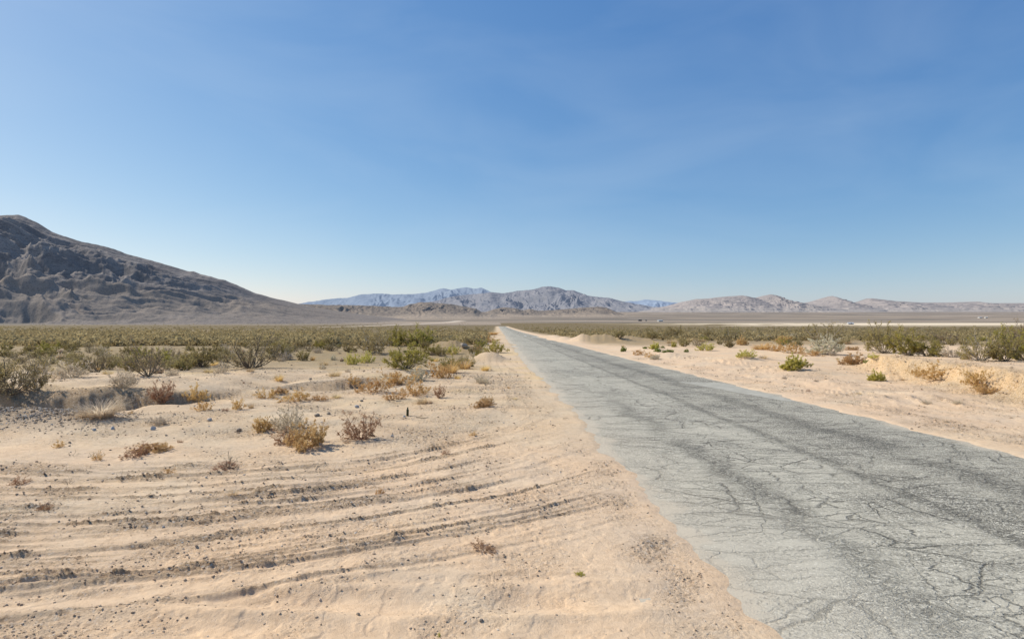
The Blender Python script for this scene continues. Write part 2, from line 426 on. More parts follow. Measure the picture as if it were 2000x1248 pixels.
    def seam(u0, w, amp):
        wv = n.noise(n.mapping(uv, (.05, .45, 1), (u0*5, u0*9, 0)), 1., 6, .66).outputs[0]
        d = n.math('ABSOLUTE', n.math('ADD', n.math('SUBTRACT', u, u0), n.math('MULTIPLY', n.math('SUBTRACT', wv, .5), amp)))
        return n.ramp(d, 0., w, 1., 0.)
    grit = n.ramp(n.noise(uv, 16, 5, .72).outputs[0], .46, .56)
    sA = n.math('MULTIPLY', seam(-.05, .30, .5), n.ramp(med, .30, .5, .45, 1.))
    sB = n.math('MULTIPLY', seam(-2.2, .50, 2.6), n.math('MULTIPLY', n.ramp(v, 14, 24, 1., .1), n.ramp(wob2, .30, .46)))
    sC = n.math('MULTIPLY', seam(1.7, .7, 2.2), n.ramp(wob2, .34, .5))
    sD = n.math('MULTIPLY', seam(-1.5, .035, 2.4), n.ramp(med, .40, .55))
    craz = n.math('MULTIPLY', n.math('MAXIMUM', n.math('MULTIPLY', grit, .75), crz), n.math('MAXIMUM', sA, n.math('MAXIMUM', sB, sC)))
    fineedge = n.math('ADD', n.math('MULTIPLY', n.ramp(fine, .36, .58), .8), .2)
    crack = n.math('MAXIMUM', n.math('MAXIMUM', n.math('MAXIMUM', k1, n.math('MULTIPLY', k5, .4)), n.math('MULTIPLY', k2, .8)), n.math('MAXIMUM', n.math('MULTIPLY', k4, .3), n.math('MAXIMUM', sD, craz)))
    crack = n.math('MULTIPLY', crack, n.math('MULTIPLY', fineedge, n.ramp(n.noise(uv, 19, 4, .75).outputs[0], .36, .54, .25, 1.)))
    # sand drifted over the edges
    hw = RHW
    ed = n.math('ADD', n.math('ABSOLUTE', u), n.math('MULTIPLY', n.math('SUBTRACT', n.noise(uv, .9, 6, .62).outputs[0], .5), 1.5))
    lefts = n.math('LESS_THAN', u, 0.)
    dL = n.math('MULTIPLY', n.math('MAXIMUM', n.ramp(ed, hw-.45, hw-.05), n.ramp(ed, hw-1.9, hw+.5, 0., .55)), lefts)
    dR = n.math('MULTIPLY', n.ramp(ed, hw-.35, hw+.2), n.math('SUBTRACT', 1., lefts))
    dust = n.math('MULTIPLY', n.math('ADD', dL, dR), .85, clamp=True)
    smooth_ = n.math('MULTIPLY', n.ramp(u, -1.4, -2.7), n.ramp(v, 9, 6.5))
    crack = n.math('MULTIPLY', crack, n.math('SUBTRACT', 1., n.math('MULTIPLY', n.math('MAXIMUM', dust, n.math('MULTIPLY', smooth_, .6)), .8)))
    x = n.mix(n.math('MULTIPLY', smooth_, .35), x, (.53, .49, .40))
    x = n.mix(n.math('MULTIPLY', crack, .90), x, (.062, .054, .042))
    x = n.mix(n.math('MULTIPLY', dust, n.ramp(fine, .25, .65, .55, 1.)), x, (.56, .465, .345))
    h = n.math('SUBTRACT', n.math('MULTIPLY', n.math('ADD', fine, n.math('MULTIPLY', agd, 1.2)), n.math('ADD', n.math('MULTIPLY', coarse, .5), .12)), n.math('MULTIPLY', crack, 1.2))
    b = n.bump(h, .02, .9)
    return n.finish(x, .85, b, .25)

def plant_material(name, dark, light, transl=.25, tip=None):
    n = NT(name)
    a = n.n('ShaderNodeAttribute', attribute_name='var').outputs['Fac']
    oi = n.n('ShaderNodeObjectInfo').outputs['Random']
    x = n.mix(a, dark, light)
    hs = n.n('ShaderNodeHueSaturation'); n.l(x, hs.inputs['Color'])
    n.l(n.math('ADD', n.math('MULTIPLY', oi, .24), .88), hs.inputs['Value'])
    n.l(n.math('ADD', n.math('MULTIPLY', oi, .02), .49), hs.inputs['Hue'])
    d = n.n('ShaderNodeBsdfDiffuse'); t = n.n('ShaderNodeBsdfTranslucent'); m = n.n('ShaderNodeMixShader')
    n.l(hs.outputs[0], d.inputs[0]); n.l(hs.outputs[0], t.inputs[0]); m.inputs[0].default_value = transl
    n.l(d.outputs[0], m.inputs[1]); n.l(t.outputs[0], m.inputs[2])
    o = n.n('ShaderNodeOutputMaterial'); n.l(m.outputs[0], o.inputs[0])
    return n.m

def plain_material(name, a, b, scale=6., rough=.8, spec=.3, bump=.01):
    n = NT(name)
    pos = n.n('ShaderNodeTexCoord').outputs['Object']
    q = n.noise(pos, scale, 6, .65).outputs[0]
    x = n.mix(n.ramp(q, .35, .65), a, b)
    return n.finish(x, rough, n.bump(q, bump, .6), spec)

# ------------------------------------------------------------------ camera, sun, sky
cam = bpy.data.cameras.new('camera'); co = bpy.data.objects.new('camera', cam); col.objects.link(co)
cam.sensor_width = 36; cam.lens = 36*F/2000; cam.clip_start = .1; cam.clip_end = 90000
co.location = (0, 0, CAMH); co.rotation_euler = (math.radians(90)+math.atan((HY-624)/F), 0, 0)
sc.camera = co

SUN_EL, SUN_AZ = math.radians(41), math.radians(-66)       # azimuth clockwise from straight ahead (+Y)
sd = (math.sin(SUN_AZ)*math.cos(SUN_EL), math.cos(SUN_AZ)*math.cos(SUN_EL), math.sin(SUN_EL))
sun = bpy.data.lights.new('sun', 'SUN'); so = bpy.data.objects.new('sun', sun); col.objects.link(so)
sun.energy = 5.0; sun.angle = math.radians(.5); sun.color = (1, .95, .83)
import mathutils
so.rotation_euler = mathutils.Vector(sd).to_track_quat('Z', 'Y').to_euler()
so.location = (-40, 20, 60)

w = bpy.data.worlds.new('World'); sc.world = w; w.use_nodes = True
wt = w.node_tree; wt.nodes.clear()
sky = wt.nodes.new('ShaderNodeTexSky'); sky.sky_type = 'NISHITA'; sky.sun_disc = False
sky.sun_elevation = SUN_EL; sky.sun_rotation = SUN_AZ
sky.altitude = 700; sky.air_density = 1.0; sky.dust_density = .8; sky.ozone_density = 2.0
bg = wt.nodes.new('ShaderNodeBackground'); bg.inputs[1].default_value = .094
wo = wt.nodes.new('ShaderNodeOutputWorld')
sep = wt.nodes.new('ShaderNodeSeparateColor'); cmb = wt.nodes.new('ShaderNodeCombineColor')
wt.links.new(sky.outputs[0], sep.inputs[0])
for k, (g_, a_) in enumerate(((1.18, .835), (.88, 1.40), (.57, 2.74))):      # deeper, clearer blue away from the horizon
    pw = wt.nodes.new('ShaderNodeMath'); pw.operation = 'POWER'; pw.inputs[1].default_value = g_
    ml = wt.nodes.new('ShaderNodeMath'); ml.operation = 'MULTIPLY'; ml.inputs[1].default_value = a_
    wt.links.new(sep.outputs[k], pw.inputs[0]); wt.links.new(pw.outputs[0], ml.inputs[0]); wt.links.new(ml.outputs[0], cmb.inputs[k])
tc = wt.nodes.new('ShaderNodeTexCoord'); mp = wt.nodes.new('ShaderNodeMapping'); mp.inputs['Scale'].default_value = (1.4, 1.4, 4.5); mp.inputs['Rotation'].default_value = (0, .25, .5)
nz = wt.nodes.new('ShaderNodeTexNoise'); nz.inputs['Scale'].default_value = 1.6; nz.inputs['Detail'].default_value = 5; nz.inputs['Roughness'].default_value = .5; nz.inputs['Distortion'].default_value = .5
wt.links.new(tc.outputs['Generated'], mp.inputs[0]); wt.links.new(mp.outputs[0], nz.inputs['Vector'])
mr = wt.nodes.new('ShaderNodeMapRange'); mr.inputs[1].default_value = .42; mr.inputs[2].default_value = .75; mr.inputs[3].default_value = 0; mr.inputs[4].default_value = .16
wt.links.new(nz.outputs[0], mr.inputs[0])
hm = wt.nodes.new('ShaderNodeMix'); hm.data_type = 'RGBA'; hm.inputs[7].default_value = (6.6, 7.9, 9.3, 1)      # thin high haze
wt.links.new(mr.outputs[0], hm.inputs[0]); wt.links.new(cmb.outputs[0], hm.inputs[6])
wt.links.new(hm.outputs[2], bg.inputs[0]); wt.links.new(bg.outputs[0], wo.inputs[0])

sc.view_settings.view_transform = 'Standard'; sc.view_settings.look = 'None'
sc.view_settings.exposure = 0; sc.view_settings.gamma = 1

# ------------------------------------------------------------------ the ground sheet
def build_ground():
    a_in = np.arange(-43.5, 43.51, .09)
    a_md = np.concatenate([np.arange(44, 72, .6), np.arange(73, 180, 4)])
    ang = np.radians(np.concatenate([-a_md[::-1], a_in, a_md]))
    p = np.arange(860, 14, -1.25)
    r1 = CAMH*F/p
    r2 = np.geomspace(r1[-1]*1.02, 42000, 170)
    r = np.concatenate([[.4, 1.2, 2.2, 2.9], r1, r2])
    nr, nc = len(r), len(ang)
    # rings are straight lines in depth in front of the viewer
    A, R = np.meshgrid(ang, r)
    cosA = np.cos(A); k = np.where(np.abs(A) < math.radians(60), 1/np.maximum(cosA, .5), 2.0)
    D = np.where(R < 2000, k, k+(1-k)*sstep(2000, 9000, R))*R
    X = np.sin(A)*D; Y = cosA*D
    X = X.ravel(); Y = Y.ravel()
    z, f = fields(X, Y)
    V = np.stack([X, Y, z], -1)
    q = grid_quads(nr, nc, True)[:, ::-1]
    # close the small ring under the viewer
    me = mesh_np('ground', np.vstack([V, [[0, 0, z[:nc].mean()]]]), q,
                 np.stack([np.full(nc, nr*nc), (np.arange(nc)+1) % nc, np.arange(nc)], -1)[:, ::-1])
    # colour of the soil, with painted rut shade and distance haze
    d = np.hypot(X, Y)
    C = np.tile(np.array([.690, .520, .362]), (len(X), 1))
    def blend(m, c):
        nonlocal C
        m = np.clip(m, 0, 1)[:, None]; C = C*(1-m)+np.array(c)*m
    blend(.5*sstep(-.1, .5, fbm(X/6, Y/6, 3, 91)), (.64, .50, .345))
    blend((1-sstep(4, 9, Y))*.5*f['left'], (.73, .535, .352))
    blend(.55*sstep(.1, .5, fbm(X/3, Y/2, 3, 92)), (.745, .60, .43))
    blend(f['left']*sstep(9, 15, Y)*.55, (.575, .455, .31))
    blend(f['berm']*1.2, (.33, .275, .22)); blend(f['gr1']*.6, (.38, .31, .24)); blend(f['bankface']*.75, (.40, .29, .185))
    blend(f['rface']*.75, (.66, .48, .27)); blend((f['u'] > 0)*sstep(2, 8, f['du'])*.35, (.66, .49, .32))
    blend(f['lip']*.25, (.50, .41, .32)); blend(f['trk']*.72, (.35, .265, .18))  # tracks: disturbed soil, with the shade of its crumbs painted dark
    blend(.7*sstep(.05, .35, fbm(X/7, Y/5, 3, 97))*sstep(17, 22, Y)*(1-sstep(60, 90, Y))*f['left'], (.66, .50, .285))
    # the brush covered flats
    side = np.where(X < road_c(Y), 1., 0.)
    wl = sstep(27, 48, Y-.35*(X+6)+13*fbm(X/14, Y/14, 3, 93))*side
    wr = sstep(62, 90, Y+8*fbm(X/14, Y/14, 3, 94))*(1-side)
    sc_ = np.clip(wl*.85+wr*.8, 0, 1)*sstep(1.5, 5, f['du'])
    blend(sc_, (.27, .205, .112))
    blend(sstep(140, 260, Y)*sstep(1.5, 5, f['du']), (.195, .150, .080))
    # pale sandy streaks before and behind the flats
    pt = fbm(X/90, Y/22, 3, 95)
    blend(.85*sstep(.05, .22, pt)*sstep(90, 140, Y)*(1-sstep(260, 340, Y))*side*.5, (.52, .41, .26))
    wash = np.exp(-((Y-(760+.1*np.abs(X)))/150)**2)*sstep(60, 360, X)
    blend(wash*sstep(-.25, .1, fbm(X/60, Y/60, 3, 96)+.0012*(X-250)), (.80, .68, .51))
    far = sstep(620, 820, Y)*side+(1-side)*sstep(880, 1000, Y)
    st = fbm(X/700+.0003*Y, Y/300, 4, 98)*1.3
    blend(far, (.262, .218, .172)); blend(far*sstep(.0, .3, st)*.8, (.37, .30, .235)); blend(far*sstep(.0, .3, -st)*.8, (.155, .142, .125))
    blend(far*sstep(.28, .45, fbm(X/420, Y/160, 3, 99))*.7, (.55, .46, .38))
    tr = np.exp(-((X-np.interp(Y, [520, 600, 800, 1000, 1400], [-190, -165, -135, -108, -118]))/(5+.006*Y))**4)*sstep(520, 560, Y)*(1-sstep(1250, 1450, Y))
    blend(tr*.85, (.62, .53, .43))
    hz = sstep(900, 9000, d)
    blend(hz*.45, (.30, .265, .245))  # distance haze blended into the ground colour
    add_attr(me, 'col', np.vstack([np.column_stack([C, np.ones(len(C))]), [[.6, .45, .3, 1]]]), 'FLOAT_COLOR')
    rg = f['rough']*(1-.6*sstep(40, 90, Y))
    add_attr(me, 'rough', np.concatenate([rg, [0]]))
    o = link('ground', me, ground_material()); tag(o, 'pale sandy desert floor with wheel tracks reaching to the hills', None, None, 'structure')
build_ground()
print('build_ground', round(time.time()-_t0, 1))

# ------------------------------------------------------------------ the road
def build_road():
    yy = np.concatenate([np.arange(-12, 60, .5), np.arange(60, 200, 2), np.arange(200, 625, 8)])
    uu = np.linspace(-RHW-.9, RHW+.5, 22)
    U, Y = np.meshgrid(uu, yy)
    X = road_c(Y)+U
    Z = base_s(Y)+.004+.02*(1-(U/RHW)**2)*.6 + .006*fbm(X/2, Y/2, 2, 15)
    V = np.stack([X, Y, Z], -1).reshape(-1, 3)
    me = mesh_np('road', V, grid_quads(len(yy), len(uu)))
    uvl = me.uv_layers.new(name='road')
    li = np.empty(len(me.loops), np.int32); me.loops.foreach_get('vertex_index', li)
    uvl.data.foreach_set('uv', np.stack([U.ravel(), Y.ravel()], -1)[li].astype(np.float32).ravel())
    o = link('road', me, road_material()); tag(o, 'cracked grey two lane asphalt road running to the mountains', None, None, 'structure')
    def sheet(name, pts, mat, label, dz):
        pts = np.array(pts, float)     # (u, y) corners, first two and last two are the ends
        n_ = 14; t = np.linspace(0, 1, n_)
        L = pts[0]+(pts[3]-pts[0])*t[:, None]; Rr = pts[1]+(pts[2]-pts[1])*t[:, None]
        rows = np.linspace(0, 1, 6)
        P = L[:, None, :]*(1-rows[None, :, None])+Rr[:, None, :]*rows[None, :, None]
        u_, y_ = P[..., 0], P[..., 1]; x_ = road_c(y_)+u_
        z_ = base_s(y_)+.004+.012*(1-(u_/RHW)**2)+.006*fbm(x_/2, y_/2, 2, 15)+dz
        m_ = mesh_np(name, np.stack([x_, y_, z_], -1).reshape(-1, 3), grid_quads(n_, 6))
        tag(link(name, m_, mat), label, None, None, 'structure')
    pm = plain_material('patch_asphalt', (.36, .335, .275), (.45, .42, .35), 3.5, .9, .2, .004)
    sheet('road_patch', [(3.3, 19.2), (3.72, 18.9), (3.68, 25.4), (1.9, 25.8)], pm, 'smooth lighter grey asphalt patch at the right edge of the road', .006)
    wm = plain_material('road_paint', (.70, .69, .66), (.55, .54, .51), 1.4, .8, .2, .003)
    sheet('road_marking', [(.95, 140), (1.25, 140), (1.25, 152), (.95, 152)], wm, 'faded white paint dash in the far part of the road', .006)
    sheet('road_marking', [(1.9, 128), (3.4, 128), (3.4, 130.5), (1.9, 130.5)], wm, 'thin faded white bar across the right lane far along the road', .006)
build_road()
print('build_road', round(time.time()-_t0, 1))

# ------------------------------------------------------------------ mountains and hills
def build_range(name, label, sil, dist, depth, foot, mat, seed, nx=420, nv=120, spur=.3, lam=1., jag=.01, prof=1.35, slant=0., back=.8, cliffs=0., steep=0., ledge=0., rug=.06, sub=.42, apron=0.):
    sil = np.array(sil, float)
    px = np.linspace(sil[0, 0], sil[-1, 0], nx)
    py = np.interp(px, sil[:, 0], sil[:, 1])
    Xc = (px-CX)/F*dist
    Hc = CAMH+(HY-py)/F*dist
    v = np.concatenate([np.linspace(-1, 0, nv), np.linspace(0, 1, max(12, nv//5))[1:]])
    Xg, Vg = np.meshgrid(Xc, v)
    Hg = np.meshgrid(Hc, v)[0]
    Yg = dist+Vg*depth*np.where(Vg > 0, back, 1)
    Hmax = (Hc-foot).max(); foot = base_s(Yg)-1.0-.0012*dist
    rel = np.clip(Hg-foot, 0, None)
    Hr = Hg + jag*Hmax*fbm(Xg/(lam*.12), Vg*0, 4, seed+7)*np.clip(rel/Hmax*3, 0, 1)
    a = np.abs(Vg)
    p = np.clip(1-a, 0, 1)**prof
    if steep: p = p*(1-steep)+steep*sstep(0, 1, 1-a)
    w_ = fbm(Xg/lam, Vg*1.2, 3, seed)*.6
    xs = Xg/lam + slant*Vg + w_
    ys = Vg*1.1
    sp = ridged(xs*1.0, ys*.9, 5, seed+1, .55)
    sp2 = ridged(xs*3.1+.4*w_, ys*3, 4, seed+2, .55)
    if ledge: sp = sp*(1-ledge)+ledge*ridged(Xg/lam*.55+.5*w_, Vg*4.2+.5*w_, 5, seed+3, .58)
    fall = np.clip(a*(1-a)*4, 0, 1)**.8
    rf = 1-apron+apron*sstep(.10, .62, p+.18*fbm(xs*1.7, ys*1.7, 3, seed+11))
    hgt = foot + (Hr-foot)*p + rel*spur*fall*((sp-.55)*1.25+(sp2-.5)*sub)*(1-.15*(Vg > 0))*rf
    if cliffs:
        stp = hgt/(Hmax)*9
        hgt = hgt + cliffs*Hmax*(sstep(.3, .7, stp-np.floor(stp))-.5)*.1*fall
    hgt = hgt + rf*rel*rug*fbm(Xg/(lam*.09), Vg*14, 5, seed+5, .62)*np.clip(a*6, .0, 1)
    # keep the whole slope below the crest line as seen from the road
    lim = CAMH+(Hr-CAMH)*Yg/dist
    hgt = np.where((Vg < 0), np.minimum(hgt, lim-(.006*Hmax)*np.clip(a*8, 0, 1)), hgt)
    hgt = np.maximum(hgt, foot-4-.002*dist)
    Xw = Xg*Yg/dist*.6+Xg*.4
    V = np.stack([Xw, Yg, hgt], -1).reshape(-1, 3)
    me = mesh_np(name, V, grid_quads(len(v), nx))
    gx = np.gradient(hgt, axis=0)/np.maximum(np.gradient(Yg, axis=0), .01)
    slope = 1-sstep(.12, .45, p*np.clip(rel/Hmax*1.6, 0, 1) + .16*fbm(xs*2, ys*2, 4, seed+9)) if apron else 1-sstep(.10, .32, (hgt-foot)/Hmax + .1*fbm(xs*2, ys*2, 3, seed+9))
    add_attr(me, 'slope', slope.ravel())
    o = link(name, me, mat); tag(o, label, None, None, 'structure')
    return o

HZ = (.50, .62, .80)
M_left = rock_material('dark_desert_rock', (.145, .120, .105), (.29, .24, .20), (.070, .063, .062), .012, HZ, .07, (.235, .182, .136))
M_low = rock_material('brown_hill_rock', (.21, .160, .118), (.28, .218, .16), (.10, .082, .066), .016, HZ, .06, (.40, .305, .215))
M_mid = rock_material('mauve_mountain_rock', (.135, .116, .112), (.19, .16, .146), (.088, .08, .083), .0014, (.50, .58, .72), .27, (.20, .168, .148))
M_far = rock_material('hazed_mountain_rock', (.085, .092, .115), (.12, .122, .135), (.065, .072, .095), .001, HZ, .42, None)
M_vfar = rock_material('hazed_pale_mountain', (.10, .13, .19), (.13, .16, .21), (.09, .12, .17), .0008, (.47, .57, .72), .56, None)
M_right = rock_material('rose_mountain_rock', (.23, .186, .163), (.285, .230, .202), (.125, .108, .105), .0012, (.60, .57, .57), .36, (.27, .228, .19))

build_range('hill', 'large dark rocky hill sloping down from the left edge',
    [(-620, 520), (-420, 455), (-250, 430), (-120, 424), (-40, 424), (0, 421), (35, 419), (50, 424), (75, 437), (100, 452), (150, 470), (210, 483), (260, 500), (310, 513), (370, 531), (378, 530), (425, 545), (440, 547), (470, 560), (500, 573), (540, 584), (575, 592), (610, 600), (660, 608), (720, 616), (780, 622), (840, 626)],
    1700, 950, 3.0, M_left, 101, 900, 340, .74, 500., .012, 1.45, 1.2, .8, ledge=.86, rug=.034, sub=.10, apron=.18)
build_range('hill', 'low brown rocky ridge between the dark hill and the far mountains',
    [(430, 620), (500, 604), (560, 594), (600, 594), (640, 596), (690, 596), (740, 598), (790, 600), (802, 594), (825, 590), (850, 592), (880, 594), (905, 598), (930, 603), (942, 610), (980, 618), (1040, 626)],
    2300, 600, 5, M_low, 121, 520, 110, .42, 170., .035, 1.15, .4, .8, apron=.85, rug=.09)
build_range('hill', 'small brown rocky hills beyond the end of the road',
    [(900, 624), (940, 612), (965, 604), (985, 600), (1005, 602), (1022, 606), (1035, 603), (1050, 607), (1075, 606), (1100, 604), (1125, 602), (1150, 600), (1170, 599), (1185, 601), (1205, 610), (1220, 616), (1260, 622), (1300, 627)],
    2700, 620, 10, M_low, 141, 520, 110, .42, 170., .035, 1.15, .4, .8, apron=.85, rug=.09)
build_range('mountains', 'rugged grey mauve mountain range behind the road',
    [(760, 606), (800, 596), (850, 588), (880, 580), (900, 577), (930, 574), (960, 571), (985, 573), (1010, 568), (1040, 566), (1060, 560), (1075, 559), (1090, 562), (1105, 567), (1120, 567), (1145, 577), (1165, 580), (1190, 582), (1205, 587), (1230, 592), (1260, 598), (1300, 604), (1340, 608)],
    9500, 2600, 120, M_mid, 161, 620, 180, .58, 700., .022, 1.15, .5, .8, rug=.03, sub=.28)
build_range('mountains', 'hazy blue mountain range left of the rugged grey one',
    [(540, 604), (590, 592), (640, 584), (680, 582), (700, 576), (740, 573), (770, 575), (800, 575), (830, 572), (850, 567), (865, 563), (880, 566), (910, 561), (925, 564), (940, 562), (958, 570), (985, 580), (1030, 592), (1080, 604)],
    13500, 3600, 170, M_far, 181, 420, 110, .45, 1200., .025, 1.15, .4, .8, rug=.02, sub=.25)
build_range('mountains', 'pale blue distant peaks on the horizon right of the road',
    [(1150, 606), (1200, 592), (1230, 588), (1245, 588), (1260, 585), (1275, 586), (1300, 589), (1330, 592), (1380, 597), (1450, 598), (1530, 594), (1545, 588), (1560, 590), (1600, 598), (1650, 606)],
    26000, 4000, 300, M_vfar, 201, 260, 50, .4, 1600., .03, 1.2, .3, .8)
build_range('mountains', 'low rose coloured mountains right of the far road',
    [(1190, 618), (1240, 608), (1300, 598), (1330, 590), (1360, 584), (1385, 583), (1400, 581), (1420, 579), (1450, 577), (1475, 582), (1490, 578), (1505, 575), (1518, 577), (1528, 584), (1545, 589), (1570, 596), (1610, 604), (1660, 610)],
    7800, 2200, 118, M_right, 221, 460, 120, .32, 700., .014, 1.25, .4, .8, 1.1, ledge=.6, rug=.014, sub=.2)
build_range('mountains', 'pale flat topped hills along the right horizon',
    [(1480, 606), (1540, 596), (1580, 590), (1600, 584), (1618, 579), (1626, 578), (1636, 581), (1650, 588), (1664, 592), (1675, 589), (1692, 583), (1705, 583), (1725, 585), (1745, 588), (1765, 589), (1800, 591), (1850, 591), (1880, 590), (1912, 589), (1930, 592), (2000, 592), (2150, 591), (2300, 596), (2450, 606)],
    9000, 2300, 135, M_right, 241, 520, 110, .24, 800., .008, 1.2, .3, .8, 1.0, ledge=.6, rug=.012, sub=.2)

# ------------------------------------------------------------------ shrubs
class Twigs:
    """collects tapered three sided twigs and flat leaves as numpy arrays"""
    def __init__(s): s.V = []; s.Q = []; s.var = []; s.nv = 0; s.LC = []; s.LS = []; s.LA = []; s.LV = []; s.LD = []
    def tube(s, P, r0, r1, val):
        P = np.array(P); k = len(P)
        d = P[-1]-P[0]; d = d/(np.linalg.norm(d)+1e-9)
        a = np.cross(d, [.3, .8, .5]); a /= np.linalg.norm(a)+1e-9; b = np.cross(d, a)
        for i in range(k):
            r = r0+(r1-r0)*i/(k-1)
            for j in range(3):
                t = j*2.0944
                s.V.append(P[i]+r*(math.cos(t)*a+math.sin(t)*b)); s.var.append(val)
        for i in range(k-1):
            for j in range(3):
                j2 = (j+1) % 3
                s.Q.append((s.nv+i*3+j, s.nv+i*3+j2, s.nv+(i+1)*3+j2, s.nv+(i+1)*3+j))
        s.nv += k*3
    def leaf(s, c, size, asp, val, d=None):
        s.LC.append(c); s.LS.append(size); s.LA.append(asp); s.LV.append(val); s.LD.append(d if d is not None else (0, 0, 0))
    def leaf_many(s, C, size, asp, val, d=None):
        n = len(C)
        s.LC += list(C); s.LS += list(size); s.LA += list(asp); s.LV += list(val)
        s.LD += [d if d is not None else np.zeros(3)]*n
    def branches(s, name):
        me = mesh_np(name, np.array(s.V), np.array(s.Q), None, True); add_attr(me, 'var', s.var); return me
    def foliage(s, name, R):
        n = len(s.LC)
        C = np.array(s.LC); S = np.array(s.LS)[:, None]; A = np.array(s.LA)[:, None]; D = np.array(s.LD)
        a = R.normal(size=(n, 3))
        has = np.linalg.norm(D, axis=1) > .1
        a[has] = D[has]+.25*a[has]
        a /= np.linalg.norm(a, axis=1)[:, None]
        b = R.normal(size=(n, 3)); b -= (b*a).sum(1)[:, None]*a; b /= np.linalg.norm(b, axis=1)[:, None]
        a = a*S*A; b = b*S
        V = np.stack([C-a*.5-b*.3, C+b*.5-a*.05, C+a*.5+b*.1, C-b*.5+a*.1], 1).reshape(-1, 3)
        Q = np.arange(n*4).reshape(-1, 4)
        me = mesh_np(name, V, Q, None, False); add_attr(me, 'var', np.repeat(s.LV, 4)); return me

def rnd(a, b): return random.uniform(a, b)

def make_bush(seed, n_stem=14, lean=(.1, 1.1), Hh=1., Rr=.65, curve=.35, subs=5, sub_l=.4, subang=.6, leaves=7, leaf=.035, asp=1.6,
              r0=.014, inner=.3, lstart=.45, twig2=3, along=False, base=.06, dry=0., low=0.):
    random.seed(seed); R = np.random.default_rng(seed)
    T = Twigs()
    def d2(th, ph): return np.array([math.sin(th)*math.cos(ph), math.sin(th)*math.sin(ph), math.cos(th)])
    for i in range(n_stem):
        ph = i*2.39996+rnd(-.4, .4)
        th = lean[0]+(lean[1]-lean[0])*math.sqrt((i+.5)/n_stem)*rnd(.85, 1.1)
        th = min(th, 1.5)
        L = 1/math.sqrt((math.sin(th)/Rr)**2+(math.cos(th)/Hh)**2)*rnd(.5, 1.12)
        d = d2(th, ph); o = np.array([rnd(-base, base), rnd(-base, base), -.02])
        P = []
        for k in range(5):
            t = k/4
            q = o+d*L*t
            q = q+np.array([math.cos(ph), math.sin(ph), 0])*L*curve*math.sin(th)*(t-t*t)*.8 - np.array([0, 0, 1])*L*curve*.5*(t-t*t)
            q = q+R.normal(size=3)*.02*t*L
            P.append(q)
        T.tube(P, r0, r0*.35, rnd(.1, 1))
        for j in range(subs):
            t = lstart+(1-lstart)*(j+rnd(.1, .9))/subs
            k = min(int(t*4), 3); fr = t*4-k
            q = P[k]*(1-fr)+P[k+1]*fr
            dd = P[min(k+1, 4)]-P[k]; dd /= np.linalg.norm(dd)+1e-9
            nd = dd+R.normal(size=3)*subang; nd[2] += .25; nd /= np.linalg.norm(nd)
            l2 = L*sub_l*rnd(.5, 1.1)*(1.1-.5*t)
            e = q+nd*l2; mdl = q+nd*l2*.5+R.normal(size=3)*.05*l2
            if e[2] < .02: e[2] = .02
            T.tube([q, mdl, e], r0*.45, r0*.2, rnd(.1, 1))
            ends = [(mdl, e)]
            for h in range(twig2):
                n3 = nd+R.normal(size=3)*.75; n3[2] += .2; n3 /= np.linalg.norm(n3)
                s_ = q+(e-q)*rnd(.3, .95); e3 = s_+n3*l2*rnd(.35, .7)
                if e3[2] < .02: e3[2] = .02
                T.tube([s_, (s_+e3)/2+R.normal(size=3)*.02*l2, e3], r0*.28, r0*.14, rnd(.1, 1)); ends.append((s_, e3))
            clump = rnd(.0, 1)
            for (s_, e3) in ends:
                dv = e3-s_; dv = dv/(np.linalg.norm(dv)+1e-9)
                if not leaves: continue
                c = s_+(e3-s_)*R.uniform(.2, 1.1, (leaves, 1))+R.normal(size=(leaves, 3))*leaf*.9
                c[:, 2] = np.maximum(c[:, 2], .012)
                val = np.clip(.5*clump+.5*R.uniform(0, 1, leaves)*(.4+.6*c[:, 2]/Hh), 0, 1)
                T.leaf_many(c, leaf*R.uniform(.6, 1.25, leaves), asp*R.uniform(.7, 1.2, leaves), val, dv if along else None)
    return T, R

def make_tuft(seed, n=120, Hh=1., Rr=.5, base=.18, bend=.35, wd=.012):
    """a tuft of dry grass: curved blades fanning from the base"""
    random.seed(seed); R = np.random.default_rng(seed)
    V = []; Q = []; var = []
    for i in range(n):
        ph = rnd(0, 6.283); b = math.sqrt(rnd(0, 1))*base; th = rnd(.05, .95)*(.3+.7*b/base)
        o = np.array([math.cos(ph)*b, math.sin(ph)*b, -.02]); ph += rnd(-.7, .7)
        L = Hh*rnd(.5, 1.05)/max(.75, math.cos(th))*.85
        side = np.array([-math.sin(ph), math.cos(ph), 0])*wd*rnd(.6, 1.3)
        val = rnd(0, 1); k0 = len(V)
        for k in range(4):
            t = k/3
            q = o+L*t*np.array([math.sin(th+bend*t)*math.cos(ph)*Rr*1.6, math.sin(th+bend*t)*math.sin(ph)*Rr*1.6, math.cos(th+bend*t*.8)])
            wv = (1-.85*t)
            V += [q-side*wv, q+side*wv]; var += [val*(.4+.6*t)]*2
        for k in range(3): Q.append((k0+2*k, k0+2*k+1, k0+2*k+3, k0+2*k+2))
    me = mesh_np('blades', np.array(V), np.array(Q), None, False); add_attr(me, 'var', var)
    return me

